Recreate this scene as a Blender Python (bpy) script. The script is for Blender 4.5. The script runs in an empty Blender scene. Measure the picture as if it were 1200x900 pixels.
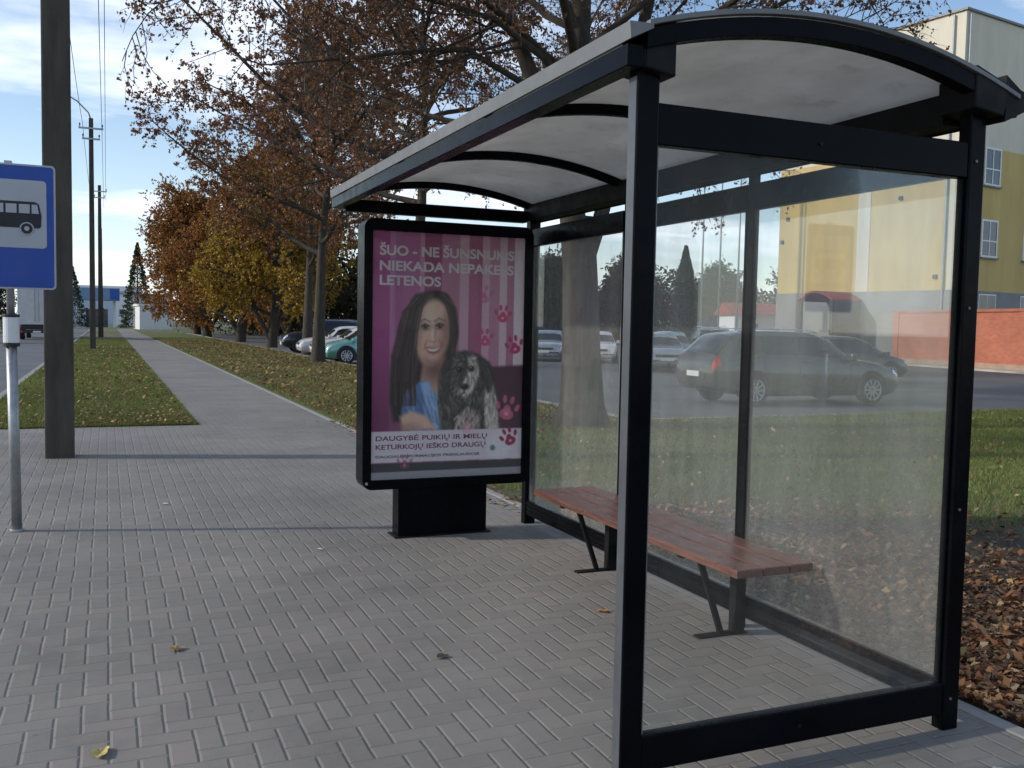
import bpy, math, random
import numpy as np
from mathutils import Vector, Matrix
R_=math.radians
SC=bpy.context.scene
COL=SC.collection
rng=np.random.default_rng(7)
random.seed(5)

# ------------------------------------------------------------ camera
cd=bpy.data.cameras.new('camera'); cam=bpy.data.objects.new('camera',cd); COL.objects.link(cam)
M3=Matrix(((0.91959249,0.00707394,-0.39280989),(-0.39242245,0.0644399,-0.917525),(0.01882211,0.99789652,0.06203442)))
M3=M3.to_4x4()
# camera axes in world: rows above are world axes in camera space, so the matrix maps camera->world
M3.translation=Vector((0,0,1.6)); cam.matrix_world=M3
cd.sensor_width=36; cd.lens=33.32; cd.clip_end=3000; cd.clip_start=.05
SC.camera=cam
# ------------------------------------------------------------ sky and sun
SUN_EL=R_(27); SD=Vector((-.963,.266,0)).normalized()
W=bpy.data.worlds.new('World'); SC.world=W; W.use_nodes=True
nt=W.node_tree; N=nt.nodes; L=nt.links
for n in list(N): N.remove(n)
sky=N.new('ShaderNodeTexSky'); sky.sky_type='NISHITA'; sky.sun_disc=False
sky.sun_elevation=SUN_EL; sky.sun_rotation=math.atan2(SD.x,SD.y)%(2*math.pi)
sky.air_density=1.0; sky.dust_density=.4; sky.ozone_density=2.2
bg=N.new('ShaderNodeBackground'); bg.inputs[1].default_value=.118
wo=N.new('ShaderNodeOutputWorld')
tc=N.new('ShaderNodeTexCoord'); sp=N.new('ShaderNodeSeparateXYZ'); L.new(tc.outputs['Generated'],sp.inputs[0])
def wm(op,a,b=None,c=None):
    m=N.new('ShaderNodeMath'); m.operation=op
    for i,v in enumerate((a,b,c)):
        if v is None: continue
        if isinstance(v,(int,float)): m.inputs[i].default_value=v
        else: L.new(v,m.inputs[i])
    return m.outputs[0]
zz=wm('ADD',wm('MAXIMUM',sp.outputs[2],0.0),.16)
cx=wm('DIVIDE',sp.outputs[0],zz); cy=wm('DIVIDE',sp.outputs[1],zz)
cb=N.new('ShaderNodeCombineXYZ'); L.new(cx,cb.inputs[0]); L.new(cy,cb.inputs[1])
mp=N.new('ShaderNodeMapping'); mp.inputs['Location'].default_value=(3.1,1.4,0); mp.inputs['Scale'].default_value=(.75,1.3,1)
L.new(cb.outputs[0],mp.inputs[0])
nz=N.new('ShaderNodeTexNoise'); nz.inputs['Scale'].default_value=1.0; nz.inputs['Detail'].default_value=8; nz.inputs['Roughness'].default_value=.58
L.new(mp.outputs[0],nz.inputs[0])
cr=N.new('ShaderNodeValToRGB'); cr.color_ramp.elements[0].position=.50; cr.color_ramp.elements[1].position=.68
L.new(nz.outputs[0],cr.inputs[0])
hz=wm('MULTIPLY',wm('POWER',wm('SUBTRACT',1.0,wm('MAXIMUM',sp.outputs[2],0.0)),9.0),.5)
cf=wm('MINIMUM',wm('ADD',wm('MULTIPLY',cr.outputs[0],.85),hz),.95)
mx=N.new('ShaderNodeMixRGB'); L.new(cf,mx.inputs[0]); L.new(sky.outputs[0],mx.inputs[1]); mx.inputs[2].default_value=(7.6,8.0,8.8,1)
L.new(mx.outputs[0],bg.inputs[0]); L.new(bg.outputs[0],wo.inputs[0])
sl=bpy.data.lights.new('sun','SUN'); sl.energy=2.0; sl.angle=R_(1.5); sl.color=(1,.93,.82)
so=bpy.data.objects.new('sun',sl); COL.objects.link(so)
ds=Vector((-SD.x*math.cos(SUN_EL),-SD.y*math.cos(SUN_EL),-math.sin(SUN_EL)))
so.rotation_euler=ds.to_track_quat('-Z','Y').to_euler(); so.location=(-20,5,15)
SC.view_settings.view_transform='Standard'; SC.view_settings.look='None'; SC.view_settings.gamma=1
SC.view_settings.exposure=.55
SC.cycles.transparent_max_bounces=24; SC.cycles.max_bounces=8

# ------------------------------------------------------------ helpers
def srgb(c):
    c=np.asarray(c,float); return np.where(c<=.04045,c/12.92,((c+.055)/1.055)**2.4)
class NT:
    def __init__(s,name):
        s.m=bpy.data.materials.new(name); s.m.use_nodes=True; s.t=s.m.node_tree; s.N=s.t.nodes; s.L=s.t.links
        s.b=s.N['Principled BSDF']; s.out=s.N['Material Output']
    def n(s,t,**k):
        x=s.N.new(t)
        for a,b in k.items(): setattr(x,a,b)
        return x
    def math(s,op,a,b=None,c=None):
        m=s.n('ShaderNodeMath',operation=op)
        for i,v in enumerate((a,b,c)):
            if v is None: continue
            if isinstance(v,(int,float)): m.inputs[i].default_value=v
            else: s.L.new(v,m.inputs[i])
        return m.outputs[0]
    def noise(s,scale,detail=4,rough=.55,vec=None,coord='Object',stretch=None):
        x=s.n('ShaderNodeTexNoise'); x.inputs['Scale'].default_value=scale; x.inputs['Detail'].default_value=detail; x.inputs['Roughness'].default_value=rough
        if vec is None:
            c=s.n('ShaderNodeTexCoord'); vec=c.outputs[coord]
        if stretch:
            mp=s.n('ShaderNodeMapping'); mp.inputs['Scale'].default_value=stretch; s.L.new(vec,mp.inputs[0]); vec=mp.outputs[0]
        s.L.new(vec,x.inputs['Vector']); return x.outputs[0]
    def ramp(s,v,stops):
        r=s.n('ShaderNodeValToRGB'); e=r.color_ramp.elements
        while len(e)<len(stops): e.new(.5)
        for i,(p,c) in enumerate(stops):
            e[i].position=p; e[i].color=(c,c,c,1) if isinstance(c,(int,float)) else (*c,1)
        s.L.new(v,r.inputs[0]); return r.outputs[0]
    def mix(s,f,a,b,mode='MIX'):
        m=s.n('ShaderNodeMixRGB',blend_type=mode)
        for i,v in enumerate((f,a,b)):
            if isinstance(v,(int,float)): m.inputs[i].default_value=v
            elif isinstance(v,tuple): m.inputs[i].default_value=(*v,1)
            else: s.L.new(v,m.inputs[i])
        return m.outputs[0]
    def bump(s,h,st=.3,dist=.01):
        b=s.n('ShaderNodeBump'); b.inputs['Strength'].default_value=st; b.inputs['Distance'].default_value=dist
        s.L.new(h,b.inputs['Height']); s.L.new(b.outputs[0],s.b.inputs['Normal'])
def pbr(name,col,rough=.6,metal=0,var=.12,vs=3.0,bump=.15,bs=60,coat=0,stretch=None,spec=.5):
    t=NT(name); c=np.array(col)
    a=t.noise(vs,5,stretch=stretch)
    cc=t.ramp(a,[(.3,tuple(c*(1-var))),(.7,tuple(np.minimum(c*(1+var),1)))])
    t.L.new(cc,t.b.inputs['Base Color'])
    rr=t.ramp(t.noise(vs*2.3,3),[(.3,max(rough-.08,.02)),(.7,min(rough+.08,1))]); t.L.new(rr,t.b.inputs['Roughness'])
    t.b.inputs['Metallic'].default_value=metal; t.b.inputs['Coat Weight'].default_value=coat; t.b.inputs['Coat Roughness'].default_value=.05
    t.b.inputs['Specular IOR Level'].default_value=spec
    if bump: t.bump(t.noise(bs,3,stretch=stretch),bump,.004)
    return t.m
class MB:
    def __init__(s): s.v=[]; s.f=[]; s.mi=[]
    def add(s,vs,fs,mi=0):
        o=len(s.v); s.v.extend([tuple(p) for p in vs]); s.f.extend([tuple(i+o for i in q) for q in fs]); s.mi.extend([mi]*len(fs)); return s
    def box(s,x0,x1,y0,y1,z0,z1,mi=0):
        v=[(x,y,z) for z in (z0,z1) for y in (y0,y1) for x in (x0,x1)]
        return s.add(v,[(0,2,3,1),(4,5,7,6),(0,1,5,4),(2,6,7,3),(0,4,6,2),(1,3,7,5)],mi)
    def bar(s,a,b,w,h,mi=0,up=(0,0,1)):
        a=Vector(a); b=Vector(b); d=(b-a).normalized(); u=Vector(up)
        if abs(d.dot(u))>.98: u=Vector((1,0,0))
        r=d.cross(u).normalized(); u=r.cross(d).normalized()
        v=[p+r*(i*w/2)+u*(j*h/2) for p in (a,b) for i,j in ((-1,-1),(1,-1),(1,1),(-1,1))]
        return s.add(v,[(3,2,1,0),(4,5,6,7),(0,1,5,4),(1,2,6,5),(2,3,7,6),(3,0,4,7)],mi)
    def tube(s,pts,rad,n=8,mi=0,cap=True):
        pts=np.array(pts,float); k=len(pts)
        rad=np.broadcast_to(np.array(rad,float),(k,))
        t=np.gradient(pts,axis=0); t/=np.linalg.norm(t,axis=1)[:,None]+1e-9
        ref=np.array((0,0,1.)) if abs(t[0][2])<.9 else np.array((1.,0,0))
        a=np.cross(t,ref); a/=np.linalg.norm(a,axis=1)[:,None]+1e-9; b=np.cross(t,a)
        ang=np.arange(n)*2*math.pi/n
        V=pts[:,None]+rad[:,None,None]*(np.cos(ang)[None,:,None]*a[:,None]+np.sin(ang)[None,:,None]*b[:,None])
        F=[(i*n+j,i*n+(j+1)%n,(i+1)*n+(j+1)%n,(i+1)*n+j) for i in range(k-1) for j in range(n)]
        if cap: F+= [tuple(range(n))[::-1],tuple((k-1)*n+j for j in range(n))]
        return s.add(V.reshape(-1,3).tolist(),F,mi)
    def cyl(s,c,r,h,n=24,axis='z',mi=0):
        d={'x':(1,0,0),'y':(0,1,0),'z':(0,0,1)}[axis]; c=np.array(c,float); d=np.array(d,float)
        return s.tube([c,c+d*h],r,n,mi)
    def prism(s,pts,axis,a,b,mi=0):
        # polygon pts (2-D) extruded along axis from a to b
        n=len(pts)
        def P(p,t): return {'x':(t,p[0],p[1]),'y':(p[0],t,p[1]),'z':(p[0],p[1],t)}[axis]
        return s.add([P(p,a) for p in pts]+[P(p,b) for p in pts],[tuple(range(n))[::-1],tuple(range(n,2*n))]+[(i,(i+1)%n,n+(i+1)%n,n+i) for i in range(n)],mi)
    def build(s,name,mats,parent=None,bevel=0,smooth=False,loc=None,fix=True):
        me=bpy.data.meshes.new(name); me.from_pydata(s.v,[],s.f)
        if not isinstance(mats,(list,tuple)): mats=[mats]
        for m in mats: me.materials.append(m)
        if len(mats)>1: me.polygons.foreach_set('material_index',s.mi)
        me.update()
        if fix:
            import bmesh
            bm=bmesh.new(); bm.from_mesh(me); bmesh.ops.recalc_face_normals(bm,faces=bm.faces); bm.to_mesh(me); bm.free()
        if smooth: me.polygons.foreach_set('use_smooth',[True]*len(me.polygons))
        o=bpy.data.objects.new(name,me); COL.objects.link(o)
        if parent: o.parent=parent
        if loc is not None: o.location=loc
        if bevel:
            b=o.modifiers.new('bevel','BEVEL'); b.width=bevel; b.segments=2; b.limit_method='ANGLE'
        return o
def tag(o,label=None,cat=None,group=None,kind=None):
    if label: o['label']=label
    if cat: o['category']=cat
    if group: o['group']=group
    if kind: o['kind']=kind
    return o
def empty(name,loc=(0,0,0),rz=0,**k):
    o=bpy.data.objects.new(name,None); COL.objects.link(o); o.location=loc; o.rotation_euler=(0,0,rz); o.empty_display_size=.1
    return tag(o,**k)
KIDS={}
def dup(o,loc=None,rz=None,label=None,scale=None,parent=None):
    c=o.copy(); COL.objects.link(c)
    if parent is not None: c.parent=parent
    if loc is not None: c.location=loc
    if rz is not None: c.rotation_euler=(0,0,rz)
    if scale is not None: c.scale=(scale,scale,scale) if isinstance(scale,(int,float)) else scale
    if label: c['label']=label
    for ch in list(o.children):
        if ch is not c: dup(ch,parent=c)
    return c
def fast_mesh(name,V,F,mats,col=None,mi=None,parent=None,k=4,smooth=False):
    """V (n,3), F (m,k) arrays; optional per-face colour"""
    me=bpy.data.meshes.new(name); m=len(F)
    me.vertices.add(len(V)); me.vertices.foreach_set('co',np.ascontiguousarray(V,dtype=np.float32).ravel())
    me.loops.add(m*k); me.loops.foreach_set('vertex_index',np.ascontiguousarray(F,dtype=np.int32).ravel())
    me.polygons.add(m); me.polygons.foreach_set('loop_start',np.arange(m,dtype=np.int32)*k)
    if mi is not None: me.polygons.foreach_set('material_index',mi)
    if not isinstance(mats,(list,tuple)): mats=[mats]
    for x in mats: me.materials.append(x)
    if smooth: me.polygons.foreach_set('use_smooth',np.ones(m,dtype=bool))
    me.update(calc_edges=True)
    if col is not None:
        a=me.color_attributes.new('Col','FLOAT_COLOR','CORNER')
        c=np.ones((m,k,4),np.float32); c[:,:,:3]=col[:,None,:]; a.data.foreach_set('color',c.ravel())
    o=bpy.data.objects.new(name,me); COL.objects.link(o)
    if parent: o.parent=parent
    return o

# ------------------------------------------------------------ materials
def paver_mat():
    t=NT('herringbone_paving')
    tc=t.n('ShaderNodeTexCoord'); sx=t.n('ShaderNodeSeparateXYZ'); t.L.new(tc.outputs['Object'],sx.inputs[0])
    wob=t.noise(3,2); w=t.math('MULTIPLY',t.math('SUBTRACT',wob,.5),.12)
    X=t.math('ADD',t.math('MULTIPLY',sx.outputs[0],10.0),w); Y=t.math('ADD',t.math('MULTIPLY',sx.outputs[1],10.0),w)
    i=t.math('FLOOR',X); j=t.math('FLOOR',Y); u=t.math('SUBTRACT',X,i); v=t.math('SUBTRACT',Y,j)
    k=t.math('FLOORED_MODULO',t.math('SUBTRACT',i,j),4.0)
    is1=t.math('COMPARE',k,1.0,.1); is2=t.math('COMPARE',k,2.0,.1); vert=t.math('GREATER_THAN',k,1.5)
    lx=t.math('ADD',u,is1); ly=t.math('ADD',v,is2)
    Lx=t.math('SUBTRACT',2.0,vert); Ly=t.math('ADD',1.0,vert)
    d=t.math('MINIMUM',t.math('MINIMUM',lx,t.math('SUBTRACT',Lx,lx)),t.math('MINIMUM',ly,t.math('SUBTRACT',Ly,ly)))
    bi=t.math('SUBTRACT',i,is1); bj=t.math('SUBTRACT',j,is2)
    cb=t.n('ShaderNodeCombineXYZ'); t.L.new(bi,cb.inputs[0]); t.L.new(bj,cb.inputs[1])
    wn=t.n('ShaderNodeTexWhiteNoise',noise_dimensions='2D'); t.L.new(cb.outputs[0],wn.inputs['Vector'])
    base=t.ramp(wn.outputs[0],[(0,(.222,.202,.180)),(.5,(.236,.214,.190)),(.85,(.250,.226,.201)),(1,(.256,.222,.193))])
    big=t.ramp(t.noise(.45,6,.62),[(.3,.74),(.7,1.12)]); base=t.mix(1.0,base,big,'MULTIPLY')
    st=t.ramp(t.noise(1.1,7,.7),[(.30,.62),(.48,1.0)]); base=t.mix(.6,base,st,'MULTIPLY')
    sp1=t.ramp(t.noise(14,3,.6),[(.22,.45),(.29,1.0)]); base=t.mix(.6,base,sp1,'MULTIPLY')
    sd=t.ramp(t.noise(.8,6,.7),[(.5,0.0),(.72,.45)]); base=t.mix(sd,base,(.30,.27,.23))
    gr=t.ramp(t.noise(240,2),[(.3,.8),(.7,1.18)]); base=t.mix(.8,base,gr,'MULTIPLY')
    jm=t.ramp(t.math('ADD',d,t.math('MULTIPLY',t.math('SUBTRACT',t.noise(60,3),.5),.10)),[(.03,0.0),(.085,1.0)])
    jc=t.mix(t.ramp(t.noise(.9,3),[(.35,0.0),(.65,1.0)]),(.175,.16,.142),(.24,.22,.195))
    c=t.mix(jm,jc,base); t.L.new(c,t.b.inputs['Base Color'])
    h=t.math('ADD',t.ramp(d,[(.0,0.0),(.10,1.0)]),t.math('MULTIPLY',t.noise(180,2),.25))
    h=t.math('ADD',h,t.math('MULTIPLY',wn.outputs[0],.3))
    t.bump(h,.75,.0055); t.b.inputs['Roughness'].default_value=.85
    return t.m
M={}
M['paver']=paver_mat()
def asphalt(name,c):
    t=NT(name); a=t.ramp(t.noise(.35,6),[(.3,tuple(np.array(c)*.8)),(.7,tuple(np.array(c)*1.2))])
    g=t.ramp(t.noise(140,2),[(.3,.7),(.7,1.3)]); t.L.new(t.mix(.8,a,g,'MULTIPLY'),t.b.inputs['Base Color'])
    t.bump(t.noise(160,2),.5,.005); t.b.inputs['Roughness'].default_value=.75; return t.m
M['asphalt']=asphalt('asphalt',(.105,.103,.102)); M['road']=asphalt('road_asphalt',(.12,.12,.122))
def lawn_mat():
    t=NT('lawn_soil')
    n1=t.noise(.45,6,.6); n2=t.noise(6,5,.65)
    g=t.ramp(n2,[(.3,(.075,.095,.028)),(.55,(.11,.135,.038)),(.75,(.13,.125,.05))])
    d=t.ramp(t.noise(9,5,.7),[(.3,(.045,.033,.022)),(.6,(.085,.062,.04)),(.8,(.13,.085,.05))])
    tc=t.n('ShaderNodeTexCoord'); sx=t.n('ShaderNodeSeparateXYZ'); t.L.new(tc.outputs['Object'],sx.inputs[0])
    # leaf litter lies in the strip behind the shelter
    q=t.math('ADD',t.math('MULTIPLY',sx.outputs[0],.6),t.math('MULTIPLY',sx.outputs[1],.8))
    q=t.math('ADD',q,t.math('MULTIPLY',t.math('SUBTRACT',n1,.5),4.0))
    f=t.ramp(t.math('MULTIPLY',q,.1),[(.80,0.0),(1.02,1.0)])
    t.L.new(t.mix(f,d,g),t.b.inputs['Base Color']); t.b.inputs['Roughness'].default_value=.95
    t.bump(t.noise(30,5,.7),.8,.03); return t.m
M['lawn']=lawn_mat()
M['verge']=pbr('verge_soil',(.11,.11,.042),.95,var=.35,vs=4,bump=.8,bs=30)
M['earth']=pbr('far_ground',(.08,.085,.04),.95,var=.3,vs=.2,bump=.3,bs=4)
M['kerb']=pbr('kerb_concrete',(.3,.29,.27),.85,var=.2,vs=6,bump=.3,bs=90)
M['black']=pbr('black_powder_coat',(.0045,.0045,.006),.24,var=.25,vs=5,bump=.03,bs=300,spec=.05)
M['black_matt']=pbr('black_matt_metal',(.007,.007,.008),.6,var=.3,vs=5,bump=.05,bs=200,spec=.2)
M['alu']=pbr('grey_aluminium_trim',(.16,.16,.16),.5,.3,var=.12,vs=6,bump=.05)
M['galv']=pbr('galvanised_steel',(.36,.37,.38),.45,.75,var=.18,vs=14,bump=.1,bs=90)
M['concrete']=pbr('weathered_concrete',(.065,.055,.045),.9,var=.35,vs=2.2,bump=.5,bs=50,stretch=(3,3,.5))
M['wood']=pbr('red_stained_wood',(.135,.056,.038),.33,var=.5,vs=4,bump=.6,bs=30,stretch=(14,1,14))
M['white']=pbr('white_paint',(.72,.72,.72),.5,var=.05,vs=5,bump=.03)
M['offwhite']=pbr('white_collar',(.7,.7,.7),.4,var=.06,vs=12,bump=.03)
M['signwhite']=pbr('sign_white_film',(.42,.43,.46),.45,var=.05,vs=3,bump=.0)
M['signblue']=pbr('sign_blue_film',(.004,.055,.33),.4,var=.08,vs=3,bump=.0)
M['signblack']=pbr('sign_black_film',(.012,.012,.016),.5,var=.1,vs=3,bump=0)
M['rubber']=pbr('tyre_rubber',(.018,.018,.018),.85,var=.2,vs=9,bump=.2)
M['alloy']=pbr('alloy_wheel',(.42,.43,.45),.3,.8,var=.1,vs=9,bump=0)
M['carglass']=pbr('car_glass',(.016,.02,.024),.08,var=.1,vs=2,bump=0,coat=.5)
M['trim']=pbr('black_plastic_trim',(.02,.02,.021),.6,var=.1,vs=4,bump=.05)
M['plate']=pbr('number_plate_white',(.7,.7,.68),.4,var=.03,vs=4,bump=0)
M['tail']=pbr('tail_light_red',(.45,.02,.015),.15,var=.1,vs=9,bump=0,coat=.5)
M['head']=pbr('headlight_lens',(.75,.77,.8),.08,.3,var=.1,vs=20,bump=0,coat=1)
def paint(name,c,metal=.3): return pbr(name,c,.32,metal,var=.04,vs=1.5,bump=0,coat=.8)
M['yellow']=pbr('yellow_render',(.54,.395,.15),.9,var=.13,vs=.9,bump=.2,bs=20,stretch=(1,1,.22))
M['cream']=pbr('cream_render',(.62,.57,.46),.9,var=.10,vs=.9,bump=.2,bs=20,stretch=(1,1,.22))
M['plinth']=pbr('grey_render',(.23,.23,.23),.9,var=.12,vs=.8,bump=.2,bs=20)
M['redroof']=pbr('red_sheet_roof',(.28,.05,.04),.6,var=.15,vs=3,bump=.1)
M['bark']=pbr('bark_grey_brown',(.052,.041,.031),.95,var=.4,vs=7,bump=1.0,bs=22,stretch=(2.5,2.5,.5))
M['winglass']=pbr('window_glass',(.05,.06,.075),.1,var=.4,vs=.7,bump=0)
M['roofgrey']=pbr('roof_sheet_grey',(.3,.33,.36),.6,var=.08,vs=1,bump=.05)
M['blue']=pbr('blue_fascia',(.02,.10,.38),.5,var=.1,vs=2,bump=0)
def brick():
    t=NT('orange_painted_brick'); b=t.n('ShaderNodeTexBrick'); tc=t.n('ShaderNodeTexCoord')
    mp=t.n('ShaderNodeMapping'); mp.inputs['Rotation'].default_value=(R_(90),0,0)
    cbx=t.n('ShaderNodeSeparateXYZ'); t.L.new(tc.outputs['Object'],cbx.inputs[0]); cc=t.n('ShaderNodeCombineXYZ')
    t.L.new(cbx.outputs[1],cc.inputs[0]); t.L.new(cbx.outputs[2],cc.inputs[1]); t.L.new(cc.outputs[0],b.inputs['Vector'])
    b.inputs['Scale'].default_value=1; b.inputs['Brick Width'].default_value=.25; b.inputs['Row Height'].default_value=.075; b.inputs['Mortar Size'].default_value=.006
    b.inputs['Color1'].default_value=(.47,.15,.085,1); b.inputs['Color2'].default_value=(.38,.115,.065,1); b.inputs['Mortar'].default_value=(.36,.17,.11,1)
    s=t.ramp(t.noise(.9,6,.7),[(.3,.75),(.7,1.12)]); t.L.new(t.mix(.8,b.outputs[0],s,'MULTIPLY'),t.b.inputs['Base Color'])
    t.b.inputs['Roughness'].default_value=.9; t.bump(b.outputs['Fac'],-.4,.01); return t.m
M['brick']=brick()
def glass(name,dirt,tint):
    t=NT(name); t.N.remove(t.b)
    tr=t.n('ShaderNodeBsdfTransparent'); tr.inputs[0].default_value=(*tint,1)
    df=t.n('ShaderNodeBsdfDiffuse'); df.inputs[0].default_value=(.62,.62,.58,1)
    tl=t.n('ShaderNodeBsdfTranslucent'); tl.inputs[0].default_value=(.62,.62,.58,1)
    gl=t.n('ShaderNodeBsdfGlossy'); gl.inputs[1].default_value=.02
    dm=t.n('ShaderNodeMixShader'); dm.inputs[0].default_value=.5; t.L.new(df.outputs[0],dm.inputs[1]); t.L.new(tl.outputs[0],dm.inputs[2])
    n=t.noise(2.2,6,.65,stretch=(1,1,.45)); f=t.ramp(n,[(.3,dirt*.55),(.75,dirt*1.5)])
    n2=t.ramp(t.noise(9,5,.7,stretch=(1,1,.12)),[(.45,0.0),(.8,dirt*.8)])
    # grime collects at the foot of the pane
    tc=t.n('ShaderNodeTexCoord'); sx=t.n('ShaderNodeSeparateXYZ'); t.L.new(tc.outputs['Object'],sx.inputs[0])
    low=t.math('MULTIPLY',t.math('POWER',t.math('MAXIMUM',t.math('SUBTRACT',1.0,t.math('MULTIPLY',sx.outputs[2],.8)),0.0),2.0),dirt*.7)
    f=t.math('ADD',t.math('ADD',f,n2),low)
    m1=t.n('ShaderNodeMixShader'); t.L.new(f,m1.inputs[0]); t.L.new(tr.outputs[0],m1.inputs[1]); t.L.new(dm.outputs[0],m1.inputs[2])
    fr=t.n('ShaderNodeFresnel'); fr.inputs[0].default_value=1.45; fv=t.math('MULTIPLY',fr.outputs[0],.15)
    m2=t.n('ShaderNodeMixShader'); t.L.new(fv,m2.inputs[0]); t.L.new(m1.outputs[0],m2.inputs[1]); t.L.new(gl.outputs[0],m2.inputs[2])
    t.L.new(m2.outputs[0],t.out.inputs[0]); return t.m
M['glass']=glass('dusty_glass',.095,(.975,.985,.98))
M['glass_near']=glass('thinly_dusty_glass',.022,(.98,.988,.985))
M['glass_clear']=glass('poster_case_glass',.03,(.97,.97,.97))
def polycarb():
    t=NT('milky_roof_sheet'); t.N.remove(t.b)
    df=t.n('ShaderNodeBsdfDiffuse'); tl=t.n('ShaderNodeBsdfTranslucent'); mxs=t.n('ShaderNodeMixShader'); mxs.inputs[0].default_value=.5
    c=t.ramp(t.noise(2.5,6,.65,stretch=(1,.6,1)),[(.25,(.60,.585,.55)),(.7,(.78,.765,.73))])
    n=t.ramp(t.noise(7,6,.7),[(.25,.72),(.45,1.0)]); c=t.mix(.7,c,n,'MULTIPLY')
    t.L.new(c,df.inputs[0]); t.L.new(c,tl.inputs[0]); t.L.new(df.outputs[0],mxs.inputs[1]); t.L.new(tl.outputs[0],mxs.inputs[2])
    t.L.new(mxs.outputs[0],t.out.inputs[0]); return t.m
M['poly']=polycarb()
def leafmat(name,rough=.6,tr=.35):
    t=NT(name); a=t.n('ShaderNodeAttribute',attribute_name='Col')
    t.L.new(a.outputs['Color'],t.b.inputs['Base Color']); t.b.inputs['Roughness'].default_value=rough
    tl=t.n('ShaderNodeBsdfTranslucent'); t.L.new(a.outputs['Color'],tl.inputs[0])
    m=t.n('ShaderNodeMixShader'); m.inputs[0].default_value=tr; t.L.new(t.b.outputs[0],m.inputs[1]); t.L.new(tl.outputs[0],m.inputs[2])
    t.L.new(m.outputs[0],t.out.inputs[0]); return t.m
M['leaf']=leafmat('autumn_leaf'); M['blade']=leafmat('grass_blade',.7,.3); M['litter']=leafmat('leaf_litter',.75,.15)
def printmat():
    t=NT('poster_print'); a=t.n('ShaderNodeAttribute',attribute_name='Col'); t.L.new(a.outputs['Color'],t.b.inputs['Base Color']); t.b.inputs['Roughness'].default_value=.5; return t.m
M['print']=printmat()

# ------------------------------------------------------------ ground, road, paving
def sheet(name,x0,x1,y0,y1,z,mat,label,h=.12):
    o=MB().box(x0,x1,y0,y1,z-h,z).build(name,mat); tag(o,label,None,None,'structure'); return o
g=MB().add([(-900,-300,-.126),(900,-300,-.126),(900,1500,-.126),(-900,1500,-.126)],[(0,1,2,3)]).build('ground',M['earth']); tag(g,'wide flat ground reaching the horizon',kind='structure')
sheet('road',-9.2,-2.02,-12,420,-.116,M['road'],'grey asphalt road running past the stop',.008)
sheet('pavement',-1.87,3.33,-8,15.0,0,M['paver'],'grey herringbone block pavement under the bus shelter',.12)
sheet('path',1.3,3.3,15.003,152,-.001,M['paver'],'narrow paved path leading away along the lawn',.12)
sheet('grass_verge',-1.87,1.297,15.003,170,-.004,M['verge'],'grass verge between road and path',.11)
sheet('lawn',3.42,8.3,14.0,170,-.004,M['lawn'],'lawn strip beside the path',.11)
sheet('lawn',3.42,60,-10,13.99,-.004,M['lawn'],'lawn behind the bus shelter',.11)
sheet('parking_lot',8.45,75,14.15,120,-.06,M['asphalt'],'asphalt car park beyond the lawn',.05)
sheet('grass_verge',-60,-9.35,-12,300,-.02,M['verge'],'grass on the far side of the road',.09)
sheet('grass_verge',8.5,120,120.1,300,-.02,M['verge'],'grass beyond the car park',.09)
k=MB()
for i in range(165): k.box(-2.02,-1.873,-10+i,-10+i+.99,-.12,.012)
tag(k.build('kerb',M['kerb'],bevel=.01),'concrete kerb along the road',kind='structure')
k=MB()
for i in range(24): k.box(3.335,3.415,-9+i,-9+i+.992,-.1,.006)
for i in range(60): k.box(3.305,3.385,15.2+i,15.2+i+.992,-.1,.004)
tag(k.build('edging',M['kerb'],bevel=.006),'narrow concrete edging between paving and lawn',kind='structure')
k=MB()
for i in range(50): k.box(8.45+i,9.44+i,13.995,14.14,-.1,.03)
for i in range(100): k.box(8.305,8.445,14.2+i,15.19+i,-.1,.03)
tag(k.build('kerb',M['kerb'],bevel=.01),'pale concrete kerb round the car park',kind='structure')
k=MB()
P0=Vector((39.06,38.86,0)); P1=Vector((35.7,20.5,0)); dW=(P1-P0).normalized(); nW=Vector((-dW.y,dW.x,0))
if nW.x>0: nW=-nW
k.bar(P0+nW*.85+Vector((0,0,-.03)),P1+nW*.85+Vector((0,0,-.03)),1.3,.12)
tag(k.build('sidewalk',pbr('pale_sidewalk',(.42,.38,.31),.9,var=.15,vs=1)),'pale sidewalk at the foot of the brick wall',kind='structure')
k=MB()
for y in range(30,64,3): k.box(8.6,13.2,y-.06,y+.06,-.056,-.052)
tag(k.build('parking_line',M['white']),'white painted bay lines of the car park',kind='structure')

# ------------------------------------------------------------ bus shelter
XF,XB,YN,YF=1.640,3.128,2.765,6.95
sh=empty('bus_shelter',(2.4,4.85,0),label='black framed glass bus shelter with curved milky roof on the paving',cat='bus shelter')
def S(mb,name,mat,bevel=.004,parent=None,smooth=False):
    o=mb.build(name,mat,bevel=bevel,smooth=smooth)
    p=parent or sh
    o.parent=p; o.matrix_parent_inverse=Matrix.Translation((-2.4,-4.85,0)) if p is sh else Matrix.Identity(4); return o
for x,y,w,dp in ((XF,YN,.084,.06),(XB,YN,.082,.06),(XB+.01,YF,.09,.08)):
    S(MB().box(x-w/2,x+w/2,y-dp/2,y+dp/2,-.01,2.50),'post',M['black'],.006)
    if x==XF: S(MB().box(x-w/2-.003,x-w/2-.0005,y-dp/2+.006,y+dp/2-.006,.02,2.42),'side_sheen',pbr('grey_side_sheen',(.085,.09,.10),.4,.2,var=.2,vs=6,bump=.05),0)  # thin strip added: sky sheen on the post's left face, put in as grey colour
for y in (4.13,5.43): S(MB().box(XB-.017,XB+.022,y-.027,y+.027,0,2.42),'post',M['black'],.004)
def zr(x): return 2.688-.205*(x-2.36)**2
XS=np.linspace(1.60,3.27,21)
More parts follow.
